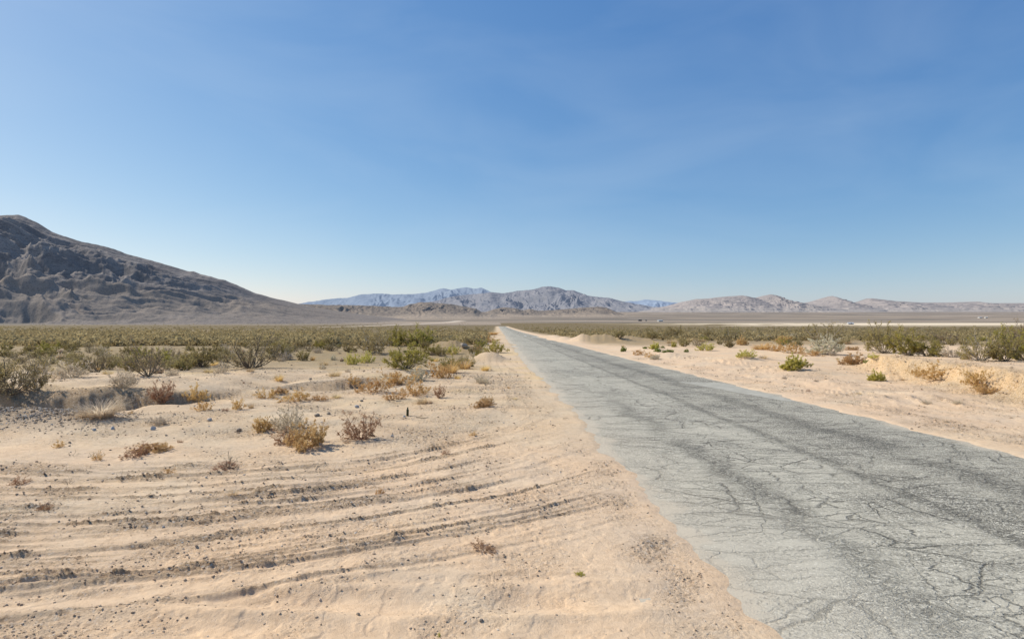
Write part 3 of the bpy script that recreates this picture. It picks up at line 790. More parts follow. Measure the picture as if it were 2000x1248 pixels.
# materials of the plants
P_bark = plant_material('creosote_bark', (.13, .105, .08), (.30, .25, .195), .0)
P_greybark = plant_material('grey_bark', (.34, .285, .22), (.60, .52, .41), .0)
P_olive = plant_material('creosote_leaf', (.27, .213, .085), (.54, .44, .195), .4)
P_brush = plant_material('far_brush_leaf', (.285, .212, .112), (.455, .355, .195), .42)
P_green = plant_material('green_leaf', (.29, .25, .06), (.58, .50, .135), .42)
P_duskleaf = plant_material('dusky_leaf', (.31, .245, .135), (.55, .45, .265), .4)
P_pale = plant_material('pale_dead_twig', (.62, .50, .36), (.92, .80, .62), .5)
P_grey = plant_material('grey_dead_leaf', (.52, .43, .31), (.84, .73, .55), .45)
P_sage = plant_material('sage_leaf', (.54, .49, .35), (.90, .84, .65), .45)
P_gold = plant_material('golden_dry_leaf', (.48, .32, .145), (.88, .65, .34), .45)
P_orange = plant_material('orange_dry_leaf', (.50, .31, .12), (.88, .63, .31), .45)
P_rust = plant_material('rusty_dry_leaf', (.33, .19, .115), (.60, .38, .24), .4)
P_tan = plant_material('tan_grass_blade', (.52, .39, .21), (.82, .67, .42), .4)
P_goldgrass = plant_material('golden_grass_blade', (.60, .40, .15), (.92, .68, .32), .5)
P_lime = plant_material('yellow_green_leaf', (.46, .40, .085), (.82, .75, .26), .42)
P_fresh = plant_material('fresh_green_leaf', (.16, .185, .045), (.36, .40, .11), .35)

KINDS = {}
def kind(name, obj_name, cat, variants, fmat, bmat, Wd, Hh, fname='foliage', **kw):
    """build the first of each kind: a list of (branches mesh, foliage mesh)"""
    vs = []
    for v in range(variants):
        T, R = make_bush(1000+len(KINDS)*17+v, **kw)
        fb = T.branches(obj_name+'_branches'); fb.materials.append(bmat)
        ff = None
        if T.LC: ff = T.foliage(obj_name+'_foliage', R); ff.materials.append(fmat)
        vs.append((fb, ff))
    KINDS[name] = dict(obj=obj_name, cat=cat, vs=vs, W=Wd, H=Hh, fname=fname)

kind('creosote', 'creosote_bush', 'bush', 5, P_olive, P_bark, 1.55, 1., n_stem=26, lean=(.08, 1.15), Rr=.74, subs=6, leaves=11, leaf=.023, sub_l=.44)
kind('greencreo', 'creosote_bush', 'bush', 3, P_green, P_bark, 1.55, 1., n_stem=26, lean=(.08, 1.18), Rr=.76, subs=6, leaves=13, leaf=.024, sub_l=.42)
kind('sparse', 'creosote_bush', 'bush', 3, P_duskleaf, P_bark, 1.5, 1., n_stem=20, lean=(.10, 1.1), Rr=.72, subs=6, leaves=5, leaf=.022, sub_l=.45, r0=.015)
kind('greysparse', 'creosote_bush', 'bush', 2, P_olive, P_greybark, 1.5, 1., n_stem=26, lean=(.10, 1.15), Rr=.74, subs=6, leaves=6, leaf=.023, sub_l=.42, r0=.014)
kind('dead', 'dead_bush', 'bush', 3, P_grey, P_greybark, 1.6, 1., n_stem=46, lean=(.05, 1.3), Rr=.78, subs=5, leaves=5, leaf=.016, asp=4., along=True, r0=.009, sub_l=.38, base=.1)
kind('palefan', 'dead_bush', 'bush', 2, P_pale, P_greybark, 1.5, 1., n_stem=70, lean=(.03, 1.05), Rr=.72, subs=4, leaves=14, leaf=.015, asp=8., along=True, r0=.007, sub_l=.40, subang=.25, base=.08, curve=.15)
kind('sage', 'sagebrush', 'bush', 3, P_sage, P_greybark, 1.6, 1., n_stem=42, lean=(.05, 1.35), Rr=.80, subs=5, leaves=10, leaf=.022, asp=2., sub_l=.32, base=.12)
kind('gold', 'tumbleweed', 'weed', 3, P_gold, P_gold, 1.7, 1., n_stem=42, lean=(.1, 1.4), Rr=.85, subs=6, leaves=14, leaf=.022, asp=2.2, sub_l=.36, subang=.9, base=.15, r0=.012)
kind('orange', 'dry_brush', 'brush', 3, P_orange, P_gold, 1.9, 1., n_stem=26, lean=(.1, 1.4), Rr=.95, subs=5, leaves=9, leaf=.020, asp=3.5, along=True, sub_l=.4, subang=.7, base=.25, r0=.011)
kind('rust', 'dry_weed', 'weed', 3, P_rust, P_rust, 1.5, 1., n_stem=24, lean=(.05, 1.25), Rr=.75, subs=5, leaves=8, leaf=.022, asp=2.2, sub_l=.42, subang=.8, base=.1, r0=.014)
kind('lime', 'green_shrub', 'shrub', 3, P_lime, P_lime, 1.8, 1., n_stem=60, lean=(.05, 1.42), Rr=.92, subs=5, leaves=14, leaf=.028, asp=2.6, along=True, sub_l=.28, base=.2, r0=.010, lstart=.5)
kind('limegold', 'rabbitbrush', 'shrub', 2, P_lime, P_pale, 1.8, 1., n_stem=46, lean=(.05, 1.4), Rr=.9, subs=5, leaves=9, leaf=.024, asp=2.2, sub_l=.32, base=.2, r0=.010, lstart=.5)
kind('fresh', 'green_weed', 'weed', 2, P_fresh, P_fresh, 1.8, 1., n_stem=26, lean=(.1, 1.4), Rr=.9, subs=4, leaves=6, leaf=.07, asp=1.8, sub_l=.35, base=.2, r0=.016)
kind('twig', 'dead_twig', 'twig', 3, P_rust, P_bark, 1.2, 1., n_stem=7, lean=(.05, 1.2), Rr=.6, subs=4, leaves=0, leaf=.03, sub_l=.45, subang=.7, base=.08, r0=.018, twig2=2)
for nm, ob, mt, n_, R_ in (('feather', 'dead_bush', P_pale, 620, .62), ('tan', 'grass_tuft', P_tan, 260, .75), ('goldgrass', 'grass_tuft', P_goldgrass, 300, .7)):
    vs = []
    for v in range(3):
        me = make_tuft(3000+v+n_, n_, 1., R_, .42, .5, .016); me.materials.append(mt); vs.append((me, None))
    KINDS[nm] = dict(obj=ob, cat='bush' if nm == 'feather' else 'grass tuft', vs=vs, W=1.7, H=1., fname='blades')

_cnt = {}
def plant(kd, x, y, z, wd, ht, label, group=None, rot=None, simple=False):
    K = KINDS[kd]; i = _cnt.get(kd, 0); _cnt[kd] = i+1
    fb, ff = K['vs'][i % len(K['vs'])]
    rot = (i*1.7) % 6.283 if rot is None else rot
    sx, sz = wd/K['W'], ht/K['H']
    if ff is None:
        o = bpy.data.objects.new(K['obj'], fb); col.objects.link(o)
    else:
        o = bpy.data.objects.new(K['obj'], None); o.empty_display_size = .2; col.objects.link(o)
        b = bpy.data.objects.new('branches', fb); col.objects.link(b); b.parent = o
        f = bpy.data.objects.new('foliage', ff); col.objects.link(f); f.parent = o
    o.location = (x, y, z); o.rotation_euler = (.13*math.sin(i*2.7+1), .13*math.sin(i*4.1), rot); o.scale = (sx*(1+.18*math.sin(i*1.9)), sx*(1-.18*math.sin(i*1.9)), sz)
    tag(o, label, K['cat'], group)
    return o

def at_px(kd, px, py, wpx, hpx, label, group=None):
    x, y, z = ground_at(px, py)
    if kd in ('orange', 'gold', 'rust', 'goldgrass'): wpx *= 1.25; hpx *= 1.15
    return plant(kd, x, y, z-.01, wpx*y/F, hpx*y/F, label, group)

L = at_px
# ---- left of the road, nearest first
L('twig', 445, 912, 44, 40, 'dark bare twig sprouting from a brown clump in the left foreground')
L('rust', 442, 914, 42, 11, 'small brown clump at the foot of the bare twig in the left foreground')
L('rust', 268, 890, 55, 20, 'low brown weed in the sand left of the bare twig')
L('gold', 300, 880, 55, 14, 'thin flat straw coloured weed just behind the low brown weed')
L('twig', 240, 938, 24, 26, 'reddish dry stalk nearest the wheel tracks on the left')
L('twig', 135, 946, 24, 20, 'dry stalk on the sand at the lower left, leftmost of the bare stalks')
L('twig', 186, 893, 26, 24, 'thin forked grey twig on smooth sand at the far left')
L('twig', 143, 890, 26, 12, 'tiny black twig lying left of the forked grey twig')
L('feather', 196, 814, 84, 46, 'pale feathery dead bush in front of the shaded bank')
L('dead', 312, 829, 44, 20, 'low pale grey bush on bare sand right of the feathery bush')
L('rust', 318, 790, 46, 44, 'dark brown weed in the gully in front of the bank')
L('orange', 386, 782, 36, 28, 'orange brown weed at the right end of the shaded bank')
L('orange', 398, 801, 34, 18, 'small tan weed below the right end of the bank')
L('orange', 466, 799, 28, 23, 'upright orange tan weed beside a smaller pale one')
L('tan', 491, 797, 16, 16, 'small pale weed right of the upright orange tan one')
L('gold', 514, 840, 42, 30, 'golden weed leaning against the grey twiggy bush')
L('dead', 568, 838, 88, 56, 'grey twiggy dead bush behind the golden tumbleweed')
L('gold', 604, 872, 78, 46, 'golden brown tumbleweed with dark shadow, largest in the left foreground')
L('rust', 562, 867, 40, 30, 'reddish brown weed touching the left side of the golden tumbleweed')
L('rust', 706, 858, 60, 46, 'sparse reddish brown weed between the tumbleweed and the bottle')
L('rust', 858, 778, 20, 28, 'narrow dark red weed at the right end of the dry brush')
L('orange', 522, 778, 34, 16, 'tan brush clump on the stony rise, left of a wider one')
L('orange', 580, 783, 50, 20, 'wide tan brush clump on the stony rise')
L('gold', 548, 768, 26, 11, 'flat straw clump above the wide tan brush')
L('orange', 625, 782, 34, 12, 'low tan brush right of the wide tan clump')
L('tan', 657, 777, 26, 12, 'pale straw tuft between two tan brush clumps')
L('orange', 690, 752, 34, 14, 'tan brush at the left end of the dark cut bank')
L('orange', 732, 766, 64, 26, 'brown orange dry brush below the dark cut bank')
L('orange', 778, 752, 62, 30, 'pale tan dry brush right of the dark cut bank')
L('orange', 770, 780, 40, 16, 'low brown brush in front of the pale tan dry brush')
L('orange', 812, 772, 56, 24, 'orange dry brush left of the dark red weed')
L('tan', 826, 788, 38, 20, 'pale yellow grass tuft in front of the orange dry brush')
L('sage', 817, 742, 42, 28, 'grey green sagebrush below the green creosote bush')
L('orange', 856, 738, 48, 34, 'orange brown brush between the sagebrush and golden grass')
L('goldgrass', 880, 728, 34, 28, 'golden dry grass, left clump of the bright strip by the road')
L('goldgrass', 908, 720, 36, 24, 'golden dry grass, right clump of the bright strip by the road')
L('gold', 945, 795, 34, 14, 'flat dry brown weed on the sand near the road edge')
L('gold', 950, 788, 22, 14, 'small brown weed behind the flat dry one near the road edge')
L('twig', 985, 806, 18, 12, 'tiny dry twig on the sand close to the road edge')
L('lime', 1132, 1122, 20, 7, 'small fresh green weed in the foreground sand near the asphalt')
L('rust', 945, 1072, 46, 12, 'flat brown dead weed pressed in the foreground sand')
L('lime', 858, 1240, 11, 5, 'tiny green sprig at the bottom edge of the sand')
# ---- on and behind the left bank
L('sparse', 25, 772, 130, 78, 'large dusky bush overhanging the bank at the far left edge')
L('creosote', -25, 765, 120, 66, 'bushy olive creosote cut by the left edge of the view')
L('greysparse', 72, 762, 70, 66, 'grey stemmed bush on the bank beside the large dusky one')
L('dead', 140, 738, 78, 38, 'low grey bush standing behind the bank at the far left')
L('sparse', 190, 728, 70, 58, 'open bush with bare stems left of the thick stemmed one')
L('dead', 242, 756, 56, 40, 'grey dead bush perched on the lip of the bank')
L('sparse', 290, 735, 96, 78, 'bush with thick dark spreading stems above the bank')
L('twig', 338, 730, 44, 12, 'fallen dead branches on the ground beside the thick stemmed bush')
L('creosote', 396, 716, 84, 48, 'dark olive bush left of the big spreading creosote')
L('sparse', 492, 720, 122, 76, 'big spreading dark creosote in the middle of the left flat')
L('creosote', 540, 702, 70, 48, 'olive bush behind the right side of the big spreading creosote')
L('limegold', 689, 712, 34, 27, 'pale green low shrub, left one of a pair on the flat')
L('limegold', 717, 709, 36, 26, 'pale green low shrub, right one of a pair on the flat')
L('goldgrass', 611, 704, 12, 12, 'single golden tuft on the pale flat')
L('sage', 651, 703, 18, 12, 'single small grey green shrub on the pale flat')
L('greencreo', 795, 720, 96, 56, 'bright green creosote beside the grey green sagebrush')
L('greysparse', 732, 690, 96, 52, 'creosote full of pale dead branches left of the dirt mound')
L('greencreo', 776, 676, 60, 40, 'green creosote behind the one with pale dead branches')
L('greencreo', 826, 676, 70, 40, 'green creosote on the left flank of the dirt mound')
L('greencreo', 846, 694, 40, 24, 'low green bush at the foot of the dirt mound')
L('limegold', 882, 692, 38, 20, 'yellow green shrub at the foot of the dirt mound')
L('limegold', 968, 689, 40, 30, 'olive tan bush on the hump beside the road')
L('greencreo', 938, 681, 24, 18, 'small green bush left of the olive tan one by the road')
L('rust', 932, 688, 22, 14, 'brown brush at the foot of the small green bush by the road')
L('orange', 948, 668, 36, 12, 'tan brush along the road shoulder beyond the hump')
L('goldgrass', 960, 654, 30, 8, 'golden grass strip along the left road shoulder in the distance')
L('dead', 948, 647, 14, 7, 'small pale dead bush beside the far left shoulder')
# ---- right of the road
L('fresh', 1217, 687, 12, 12, 'small bright green weed nearest the right road edge')
L('sage', 1280, 702, 28, 13, 'grey green shrub at the right road edge')
L('lime', 1278, 682, 24, 14, 'yellow green weed above a dark green one right of the road')
L('fresh', 1284, 687, 16, 9, 'dark green weed below the yellow green one right of the road')
L('fresh', 1260, 681, 10, 5, 'tiny green weed left of the yellow green one')
L('fresh', 1294, 680, 9, 5, 'tiny green weed right of the yellow green one')
L('fresh', 1298, 689, 10, 6, 'leftmost of three small green weeds in a row')
L('fresh', 1305, 688, 8, 6, 'middle of three small green weeds in a row')
L('fresh', 1311, 688, 9, 6, 'rightmost of three small green weeds in a row')
L('fresh', 1341, 688, 10, 7, 'lone bright green weed in the sand left of the pale shrub')
L('lime', 1316, 678, 10, 11, 'narrow yellow green weed under the tan grass dome')
L('orange', 1248, 693, 34, 9, 'low orange brush beside the right road edge')
L('orange', 1270, 698, 24, 8, 'low tan brush just above the grey green shrub at the road edge')
L('limegold', 1381, 685, 38, 17, 'yellow green shrub with pale left side on the right sand')
L('limegold', 1456, 699, 42, 19, 'yellow green shrub streaked with tan on the right sand')
L('tan', 1312, 671, 30, 14, 'large tan grass dome, leftmost of three at the back of the sand')
L('tan', 1347, 667, 22, 12, 'tan grass dome, middle of three at the back of the sand')
L('tan', 1371, 668, 20, 10, 'tan grass dome, rightmost of three at the back of the sand')
L('gold', 1449, 674, 18, 15, 'round golden bush standing alone on the right sand')
L('goldgrass', 1490, 683, 40, 17, 'orange golden grass, left clump before the grey sagebrush')
L('orange', 1515, 686, 40, 16, 'orange brush in the middle of the golden strip before the sagebrush')
L('orange', 1548, 690, 40, 20, 'rusty orange brush at the right end of the golden strip')
L('sage', 1612, 692, 74, 40, 'large silvery grey sagebrush on the right sand')
L('orange', 1588, 695, 40, 12, 'tan brush at the left foot of the silvery sagebrush')
L('greysparse', 1608, 670, 90, 46, 'open bush with tall bare twigs behind the silvery sagebrush')
L('gold', 1665, 684, 22, 8, 'low tan weed right of the silvery sagebrush')
L('lime', 1552, 722, 55, 28, 'bright yellow green domed shrub on the right sand')
L('gold', 1664, 712, 38, 22, 'brown domed tumbleweed right of the yellow green dome')
L('fresh', 1693, 709, 14, 7, 'small green weed touching the brown domed tumbleweed')
L('limegold', 1706, 707, 22, 12, 'pale weed right of the brown domed tumbleweed')
L('lime', 1711, 744, 36, 20, 'small yellow green tuft below the right bank')
L('creosote', 1728, 690, 82, 58, 'creosote with fanned grey stems, leftmost on the right bank')
L('greencreo', 1775, 694, 84, 52, 'bright green creosote in the middle of the right bank')
L('greencreo', 1812, 696, 60, 34, 'low green creosote right of the bright green one')
L('dead', 1860, 698, 46, 22, 'dark grey round bush between the creosotes on the right bank')
L('tan', 1886, 702, 26, 34, 'tall pale straw beside the stems of the right creosote')
L('greysparse', 1915, 705, 96, 64, 'creosote with many bare stems near the right edge')
L('creosote', 1962, 706, 84, 58, 'dense olive creosote near the right edge')
L('greencreo', 2004, 704, 100, 78, 'tall green creosote cut by the right edge of the view')
L('sparse', 1992, 690, 40, 88, 'tall thin bush whose single branch rises above the horizon')
L('sparse', 1846, 672, 80, 26, 'brown twiggy bush behind the dark grey round one')
L('orange', 1832, 742, 46, 28, 'orange tan dry brush hanging on the face of the right bank')
L('orange', 1795, 737, 26, 18, 'small tan brush at the left end of the right bank face')
L('orange', 1906, 752, 48, 34, 'orange dry brush on the right bank face near the edge')
L('gold', 1930, 768, 40, 14, 'straw brush at the foot of the right bank face')
L('dead', 1810, 790, 22, 9, 'flat dead weed on the sand below the right bank')
L('dead', 1870, 788, 22, 8, 'flat dead weed on the sand nearer the right edge')
L('tan', 1652, 672, 34, 16, 'pale grass tuft behind the silvery sagebrush')
L('dead', 1495, 665, 40, 12, 'grey low bush left of a tan dome at the back of the right sand')
L('tan', 1472, 664, 24, 13, 'tan grass left of the grey low bush')
L('gold', 1531, 668, 28, 14, 'tan domed weed right of the grey low bush')
L('dead', 1546, 664, 34, 14, 'grey bush right of the tan domed weed')
L('creosote', 1210, 660, 28, 18, 'dark bush beside the right sand mound')
L('creosote', 1273, 662, 30, 20, 'olive bush at the edge of the sand right of the mound')
L('creosote', 1317, 661, 46, 24, 'larger olive bush behind the tan grass domes')
L('creosote', 1385, 662, 36, 18, 'olive bush right of the tan grass domes')
L('greysparse', 1428, 664, 50, 30, 'grey stemmed bush behind the lone golden bush')

# ---- the scrub belt on either side, individually
def belt(n, xr, yr, kinds, label, group, ok, hr=(.6, 1.2)):
    R = np.random.default_rng(len(group)*7+n); got = 0; P = []
    for _ in range(n*30):
        if got >= n: break
        p = R.uniform(1/yr[1], 1/yr[0]); y = 1/p
        px = R.uniform(*xr); x = (px-CX)/F*y
        if not ok(x, y): continue
        if any((x-a)**2+(y-b)**2 < 1.6**2 for a, b in P): continue
        P.append((x, y)); got += 1
        h = R.uniform(*hr); kd = kinds[int(R.integers(len(kinds)))]
        plant(kd, x, y, H(x, y)-.02, h*R.uniform(1.3, 1.8), h, label, group)
belt(95, (-120, 960), (33, 170), ['creosote', 'creosote', 'creosote', 'sparse', 'greencreo'], 'olive desert bush, one of many alike in the scrub belt left of the road', 'bushes of the left scrub belt',
     lambda x, y: x < road_c(y)-7 and not (-14 < x < -5 and y < 46) and not(y < 45 and x > -20 and perlin(x/9, y/9, 3) > .05))
belt(55, (-120, 640), (27, 60), ['sparse', 'creosote', 'dead', 'greysparse', 'creosote'], 'low olive brown bush, one of many alike between the left bank and the scrub belt', 'low bushes behind the left bank',
     lambda x, y: x < -9-.25*(y-27) and not (x > -16 and y < 36), (.5, 1.0))
belt(75, (1080, 2120), (66, 170), ['creosote', 'creosote', 'greencreo', 'sparse'], 'olive desert bush, one of many alike in the scrub belt right of the road', 'bushes of the right scrub belt',
     lambda x, y: x > road_c(y)+8 and not (4 < x < 17 and y < 80))
belt(60, (-100, 960), (24, 60), ['tan', 'goldgrass', 'tan', 'dead', 'palefan'], 'small dry pale clump, one of many alike on the flat left of the road', 'dry clumps on the left flat',
     lambda x, y: x < road_c(y)-6.5, (.2, .5))
belt(30, (1150, 2100), (38, 75), ['tan', 'tan', 'dead', 'gold'], 'small dry pale clump, one of many alike before the scrub right of the road', 'dry clumps on the right flat',
     lambda x, y: x > road_c(y)+8, (.2, .5))

belt(34, (20, 1080), (8, 23), ['twig', 'rust', 'tan', 'twig', 'orange'], 'tiny dry weed, one of many alike scattered over the sand left of the road', 'tiny weeds on the left sand',
     lambda x, y: x < road_c(y)-5.2, (.07, .17))
belt(18, (1300, 2000), (14, 36), ['twig', 'tan', 'rust', 'dead'], 'tiny dry weed, one of many alike scattered over the sand right of the road', 'tiny weeds on the right sand',
     lambda x, y: x > road_c(y)+4.9, (.07, .18))

# ---- the far brush that reads as one mass
def far_brush():
    R = np.random.default_rng(77)
    N = 9000
    y = 1/R.uniform(1/900, 1/70, N*2); px = R.uniform(-250, 2250, N*2); x = (px-CX)/F*y
    dens = sstep(-.5, .2, fbm(x/40, y/40, 3, 88)+.3)
    ok = (np.abs(x-road_c(y)) > 7+y*.01) & ((x < road_c(y)) | (y > 95)) & ~((x > 4) & (x < 24) & (y < 110)) & (R.uniform(0, 1, N*2) < dens)
    # the pale wash on the far right stays bare
    ok &= ~((x > 110) & (y > 590))
    x = x[ok][:N]; y = y[ok][:N]; n = len(x)
    z = fields(x, y)[0]
    h = R.uniform(.6, 1.2, n); w_ = h*R.uniform(.8, 1.2, n)
    m = 34
    th = np.arccos(1-R.uniform(0, 1, (n, m))*1.0); ph = R.uniform(0, 6.283, (n, m)); rr = R.uniform(.45, 1.0, (n, m))
    cx = x[:, None]+w_[:, None]*rr*np.sin(th)*np.cos(ph); cy = y[:, None]+w_[:, None]*rr*np.sin(th)*np.sin(ph)
    cz = z[:, None]+h[:, None]*(rr*np.cos(th)*.9+.05)
    C = np.stack([cx, cy, cz], -1).reshape(-1, 3)
    k = len(C)
    a = R.normal(size=(k, 3)); a /= np.linalg.norm(a, axis=1)[:, None]
    b = R.normal(size=(k, 3)); b -= (a*b).sum(1)[:, None]*a; b /= np.linalg.norm(b, axis=1)[:, None]
    s = (R.uniform(.10, .26, k)*np.repeat(h, m))[:, None]
    V = np.stack([C-a*s, C+b*s*.8, C+a*s, C-b*s*.8], 1).reshape(-1, 3)
    me = mesh_np('far_brush', V, np.arange(k*4).reshape(-1, 4), None, False)
    add_attr(me, 'var', np.repeat(np.clip(np.repeat(R.uniform(0, .8, n), m)+R.uniform(-.2, .3, k), 0, 1), 4))
    o = link('far_brush', me, P_brush); tag(o, 'olive brush covering the far flats on both sides of the road', 'brush', None, 'stuff')
far_brush()
print('far_brush', round(time.time()-_t0, 1))

# ------------------------------------------------------------------ gravel and clods
ICO_V = []
_t = (1+5**.5)/2
for a_, b_ in ((-1, _t), (1, _t), (-1, -_t), (1, -_t)):
    ICO_V += [(a_, b_, 0), (0, a_, b_), (b_, 0, a_)]
ICO_V = np.array(ICO_V, float); ICO_V /= np.linalg.norm(ICO_V[0])
def hull_tris(V):
    T = []
    n = len(V)
    for i in range(n):
        for j in range(i+1, n):
            for k in range(j+1, n):
                nrm = np.cross(V[j]-V[i], V[k]-V[i]); d = (V-V[i])@nrm
                if (d <= 1e-6).all(): T.append((i, j, k))
                elif (d >= -1e-6).all(): T.append((i, k, j))
    return np.array(T)
ICO_T = hull_tris(ICO_V)
OCT_V = np.array([(1, 0, 0), (-1, 0, 0), (0, 1, 0), (0, -1, 0), (0, 0, 1), (0, 0, -1)], float)
OCT_T = hull_tris(OCT_V)

def stone_material():
    n = NT('gravel_stone')
    a = n.n('ShaderNodeAttribute', attribute_name='var').outputs['Fac']
    r = n.n('ShaderNodeValToRGB'); cr = r.color_ramp
    cr.elements[0].position = 0; cr.elements[0].color = (.27, .20, .135, 1)
    cr.elements[1].position = 1; cr.elements[1].color = (.68, .60, .50, 1)
    for p_, c_ in ((.3, (.40, .29, .195, 1)), (.7, (.54, .41, .285, 1)), (.88, (.44, .36, .28, 1))):
        e = cr.elements.new(p_); e.color = c_
    n.l(a, r.inputs[0])
    return n.finish(r.outputs[0], .95, None, .1)

def gravel():
    R = np.random.default_rng(31)
    N = 600000
    y = 1/R.uniform(1/48, 1/3.9, N); px = R.uniform(-60, 2060, N); x = (px-CX)/F*y
    z, f = fields(x, y)
    dens = f['rough']**1.4*.9 + .013*f['off'] + .22*f['lip']*np.clip(fbm(x/.35, y/.35, 3, 78)*2.5, 0, 1) + .10*f['rface']
    dens = np.where(f['du'] < .12, 0, dens)
    keep = R.uniform(0, 1, N) < dens*.30*(.55+.45*sstep(6, 10, y))
    # the dark heap of gravel by the left bank gets its own share
    xb_ = R.uniform(-16, -9.6, 60000); yb_ = R.uniform(12.8, 16.8, 60000); zb_, fb_ = fields(xb_, yb_)
    kb = R.uniform(0, 1, 60000) < fb_['berm']*.55
    x = np.concatenate([x[keep], xb_[kb]]); y = np.concatenate([y[keep], yb_[kb]]); z = np.concatenate([z[keep], zb_[kb]])
    f = {q: np.concatenate([f[q][keep], fb_[q][kb]]) for q in ('rough', 'berm', 'lip')}; keep = np.ones(len(x), bool)
    rg = f['rough'][keep]; berm = f['berm'][keep]; lip = f['lip'][keep]
    n = len(x)
    size = (.0032+.011*R.uniform(0, 1, n)**3.5)*(1+.10*np.maximum(y-6, 0))*(1+.5*berm)
    big = R.uniform(0, 1, n) < .012
    size = np.minimum(np.where(big, size*1.5, size), .0021*y)
    out = []
    near = size/y > .0013
    var = np.where(berm > .15, np.where(R.uniform(0, 1, n) < .5, R.uniform(0, .15, n), R.uniform(.86, .95, n)), R.uniform(.1, .8, n))
    var = np.where(R.uniform(0, 1, n) < .06, R.uniform(.9, 1, n), var)
    Vs = []; Ts = []; vv = []; off = 0
    for sel, BV, BT in ((near, ICO_V, ICO_T), (~near, OCT_V, OCT_T)):
        i = np.nonzero(sel)[0]; k = len(i); m = len(BV)
        if not k: continue
        q = BV[None]*(1+R.uniform(-.3, .3, (k, m, 1)))
        ph = R.uniform(0, 6.283, k); c, s = np.cos(ph)[:, None], np.sin(ph)[:, None]
        sx = R.uniform(.8, 1.5, k)[:, None]; sz = R.uniform(.5, .95, k)[:, None]
        X = q[..., 0]*sx; Y = q[..., 1]; Z = q[..., 2]*sz
        X, Y = X*c-Y*s, X*s+Y*c
        S = size[i][:, None]
        P = np.stack([x[i][:, None]+X*S, y[i][:, None]+Y*S, z[i][:, None]+Z*S+S*.25], -1).reshape(-1, 3)
        Vs.append(P); Ts.append((BT[None]+(np.arange(k)*m)[:, None, None]).reshape(-1, 3)+off); off += k*m
        vv.append(np.repeat(var[i], m))
    me = mesh_np('gravel', np.vstack(Vs), None, np.vstack(Ts), False); add_attr(me, 'var', np.concatenate(vv))
    o = link('gravel', me, stone_material()); tag(o, 'crumbs of soil and gravel scattered over the sand', 'gravel', None, 'stuff')
    print('gravel', n)
gravel()
print('gravel', round(time.time()-_t0, 1))

# ------------------------------------------------------------------ single stones
import bmesh
M_stone = plain_material('pale_stone', (.42, .39, .36), (.62, .58, .53), 9, .9, .2, .02)
M_dstone = plain_material('grey_stone', (.27, .215, .16), (.45, .37, .285), 9, .9, .2, .02)
M_bluestone = plain_material('bluish_stone', (.40, .40, .39), (.58, .57, .55), 9, .9, .2, .02)
def stone(px, py, wpx, hpx, mat, label, seed, name='stone'):
    x, y, z = ground_at(px, py)
    bm = bmesh.new(); bmesh.ops.create_icosphere(bm, subdivisions=3, radius=1)
    co_ = np.array([v.co[:] for v in bm.verts])
    for k in range(9):          # a few flattened faces, as broken rock has
        R = np.random.default_rng(seed*50+k); d = R.normal(size=3); d /= np.linalg.norm(d); t = R.uniform(.55, .85)
        dot = co_@d; co_ = co_ - np.clip(dot-t, 0, None)[:, None]*d
    for v, c in zip(bm.verts, co_):
        v.co = c*(1+.06*perlin(c[0]*2.1+seed, c[1]*2.1+c[2]*1.3, seed))
    me = bpy.data.meshes.new(name); bm.to_mesh(me); bm.free()
    for p in me.polygons: p.use_smooth = True
    o = link(name, me, mat)
    w_, h_ = wpx*y/F, hpx*y/F
    o.location = (x, y, z+h_*.25); o.scale = (w_/2, w_/2*.8, h_/2*1.2); o.rotation_euler = (0, 0, seed*1.3)
    tag(o, label, 'stone'); return o
stone(184, 842, 9, 6, M_bluestone, 'bluish stone on smooth sand below the feathery bush', 1)
stone(220, 838, 10, 7, M_stone, 'pale stone right of the bluish one among small gravel', 2)
stone(299, 839, 12, 8, M_stone, 'white topped stone alone on the sand below the low grey bush', 3)
stone(325, 851, 7, 5, M_dstone, 'small dark stone on the sand right of the white topped one', 4)
stone(410, 822, 11, 8, M_stone, 'pale stone on the slope left of the grey twiggy bush', 5)
stone(467, 842, 12, 7, M_dstone, 'grey stone left of the golden weed', 6)
stone(137, 866, 6, 5, M_dstone, 'small dark stone on the bare sand at the far left', 7)
stone(619, 813, 13, 8, M_dstone, 'dark grey stone right of the grey twiggy bush, left of its twin', 8)
stone(642, 810, 9, 6, M_dstone, 'smaller dark grey stone, right of its larger twin', 9)
stone(697, 796, 10, 7, M_stone, 'pale brown stone on the sand behind the two dark grey ones', 10)
stone(706, 784, 9, 4, M_dstone, 'flat dark stone behind the pale brown one', 11)
stone(766, 853, 7, 5, M_stone, 'small pale stone right of the sparse reddish weed', 12)
stone(790, 815, 7, 4, M_stone, 'pale stone at the foot of the dark green bottle', 13)
stone(606, 742, 8, 6, M_dstone, 'dark stone at the left end of the dark cut bank', 14)
stone(906, 678, 16, 11, M_dstone, 'black boulder on the side of the dirt mound', 15, 'boulder')
stone(1780, 838, 6, 4, M_dstone, 'small dark stone on the sand beside the right edge of the road', 16)
stone(458, 963, 5, 3, M_bluestone, 'tiny bluish stone among the wheel tracks', 17)
stone(320, 1030, 6, 4, M_stone, 'small pale stone in the wheel tracks of the left foreground', 18)
stone(700, 1200, 9, 6, M_dstone, 'small dark clod in the foreground sand', 19)
stone(940, 1212, 9, 6, M_dstone, 'brown clod in the foreground sand right of the dark one', 20)

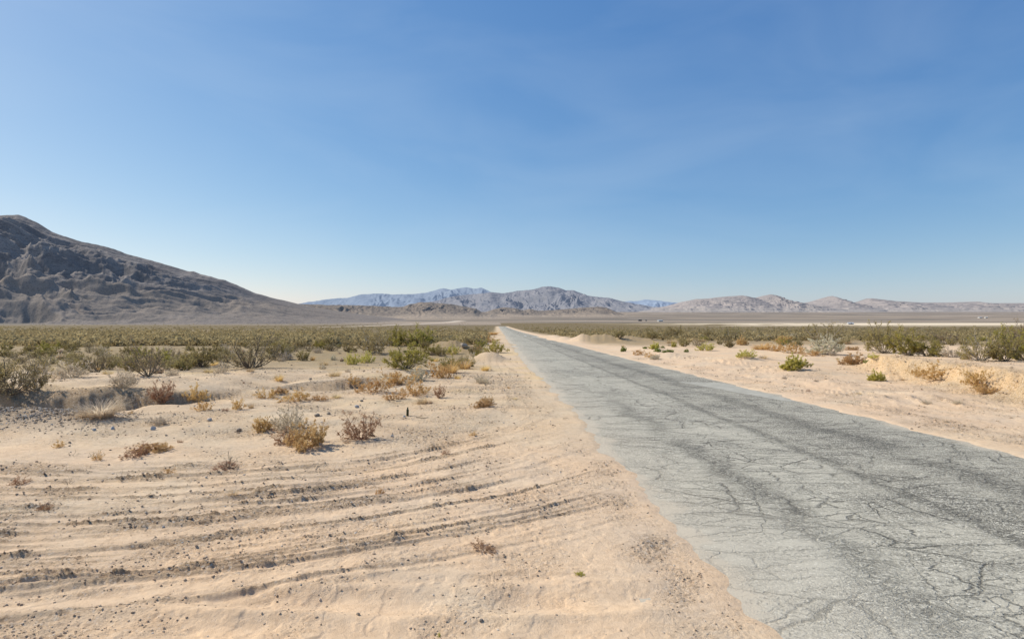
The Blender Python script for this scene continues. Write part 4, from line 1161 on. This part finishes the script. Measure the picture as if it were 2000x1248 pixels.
# ------------------------------------------------------------------ the bottle and a stick
def bottle():
    x, y, z = ground_at(796, 812)
    s = 17.5*y/F
    prof = [(0, 0), (.125, 0), (.135, .02), (.138, .35), (.137, .66), (.125, .73), (.085, .79), (.068, .84), (.066, .94), (.08, .95), (.08, .985), (.06, 1.0), (.0, 1.0)]
    n = 20; V = []; Q = []
    for r, h in prof:
        for k in range(n): V.append((max(r, .0005)*math.cos(k/n*6.28319), max(r, .0005)*math.sin(k/n*6.28319), h))
    me = mesh_np('bottle', np.array(V)*s, grid_quads(len(prof), n, True))
    m = NT('dark_green_glass'); q = m.noise(m.n('ShaderNodeTexCoord').outputs['Object'], 14, 4, .6).outputs[0]
    mat = m.finish(m.mix(q, (.012, .022, .006), (.03, .042, .014)), .25, None, .4)
    o = link('bottle', me, mat); o.location = (x, y, z-.01); o.rotation_euler = (0, math.radians(1.5), 0)
    tag(o, 'dark green bottle standing upright in the sand', 'bottle')
    # a dark bent stick lying right of it
    x2, y2, _ = ground_at(824, 817)
    P = []
    for t, dx, dy in ((0, -.17, .10), (1, -.08, .06), (2, 0, -.02), (3, .07, -.05), (4, .13, -.01), (5, .17, .03)):
        P.append((x2+dx, y2+dy, H(x2+dx, y2+dy)+.015))
    T = Twigs(); T.tube(P, .012, .007, .2)
    st = T.branches('stick'); o = link('stick', st, P_bark); tag(o, 'dark bent stick lying right of the green bottle', 'stick')
bottle()
print('bottle', round(time.time()-_t0, 1))

# ------------------------------------------------------------------ far buildings
M_white = plain_material('white_wall', (.50, .48, .45), (.58, .56, .52), .4, .7, .3, .002)
M_roof = plain_material('metal_roof', (.42, .43, .43), (.50, .50, .50), .6, .5, .4, .002)
M_dark = plain_material('dark_wall', (.06, .065, .08), (.09, .09, .10), .4, .8, .2, .002)
M_glass = plain_material('dark_pane', (.03, .035, .045), (.05, .055, .06), 1., .3, .4, .001)
def boxmesh(name, x0, x1, y0, y1, z0, z1):
    V = [(x0, y0, z0), (x1, y0, z0), (x1, y1, z0), (x0, y1, z0), (x0, y0, z1), (x1, y0, z1), (x1, y1, z1), (x0, y1, z1)]
    return mesh_np(name, V, [(0, 3, 2, 1), (4, 5, 6, 7), (0, 1, 5, 4), (1, 2, 6, 5), (2, 3, 7, 6), (3, 0, 4, 7)], None, False)
def building(name, cat, label, px, y, w_, d_, h_, wall, roof, rise, rz, nwin=2):
    x = (px-CX)/F*y; z = H(x, y)
    o = bpy.data.objects.new(name, None); col.objects.link(o); o.location = (x, y, z-.1); o.rotation_euler = (0, 0, rz); tag(o, label, cat)
    link('wall', boxmesh('wall', -w_/2, w_/2, -d_/2, d_/2, 0, h_), wall, o)
    e = .35
    V = [(-w_/2-e, -d_/2-e, h_+.003), (w_/2+e, -d_/2-e, h_+.003), (w_/2+e, d_/2+e, h_+.003), (-w_/2-e, d_/2+e, h_+.003), (-w_/2-e, 0, h_+rise), (w_/2+e, 0, h_+rise)]
    link('roof', mesh_np('roof', V, [(0, 3, 2, 1), (0, 1, 5, 4), (3, 4, 5, 2)], [(0, 4, 3), (1, 2, 5)], False), roof, o)
    for i in range(nwin):
        xx = -w_/2+w_*(i+.5)/nwin
        link('window', boxmesh('window', xx-.6, xx+.6, -d_/2-.05, -d_/2+.02, h_*.4, h_*.75), M_glass, o)
    link('door', boxmesh('door', w_*.02-.5, w_*.02+.5, -d_/2-.06, -d_/2+.02, .05, 2.05), M_dark, o)
    return o
building('shed', 'shed', 'low white building on the far plain right of the brown hills', 1289, 1150, 9, 7, 2.0, M_white, M_roof, 1.2, .3)
building('trailer', 'trailer', 'dark trailer left of the low white building on the far plain', 1250, 1250, 7, 3, 2.8, M_dark, M_dark, .4, .1)
building('trailer', 'trailer', 'smaller dark trailer between the other trailer and the white building', 1262, 1270, 2.6, 2.5, 2.2, M_dark, M_dark, .3, .1, 1)
building('house', 'house', 'pale grey roofed house at the left end of the white wash', 1661, 780, 6.5, 6, 1.4, M_white, M_roof, 1.5, -.25)
building('house', 'house', 'white house on the far slope near the right edge, left of two', 1914, 1900, 10, 8, 2.4, M_white, M_roof, 1.6, .1)
building('house', 'house', 'white house on the far slope near the right edge, right of two', 1926, 1880, 7, 7, 2.8, M_white, M_white, 1.4, -.2)
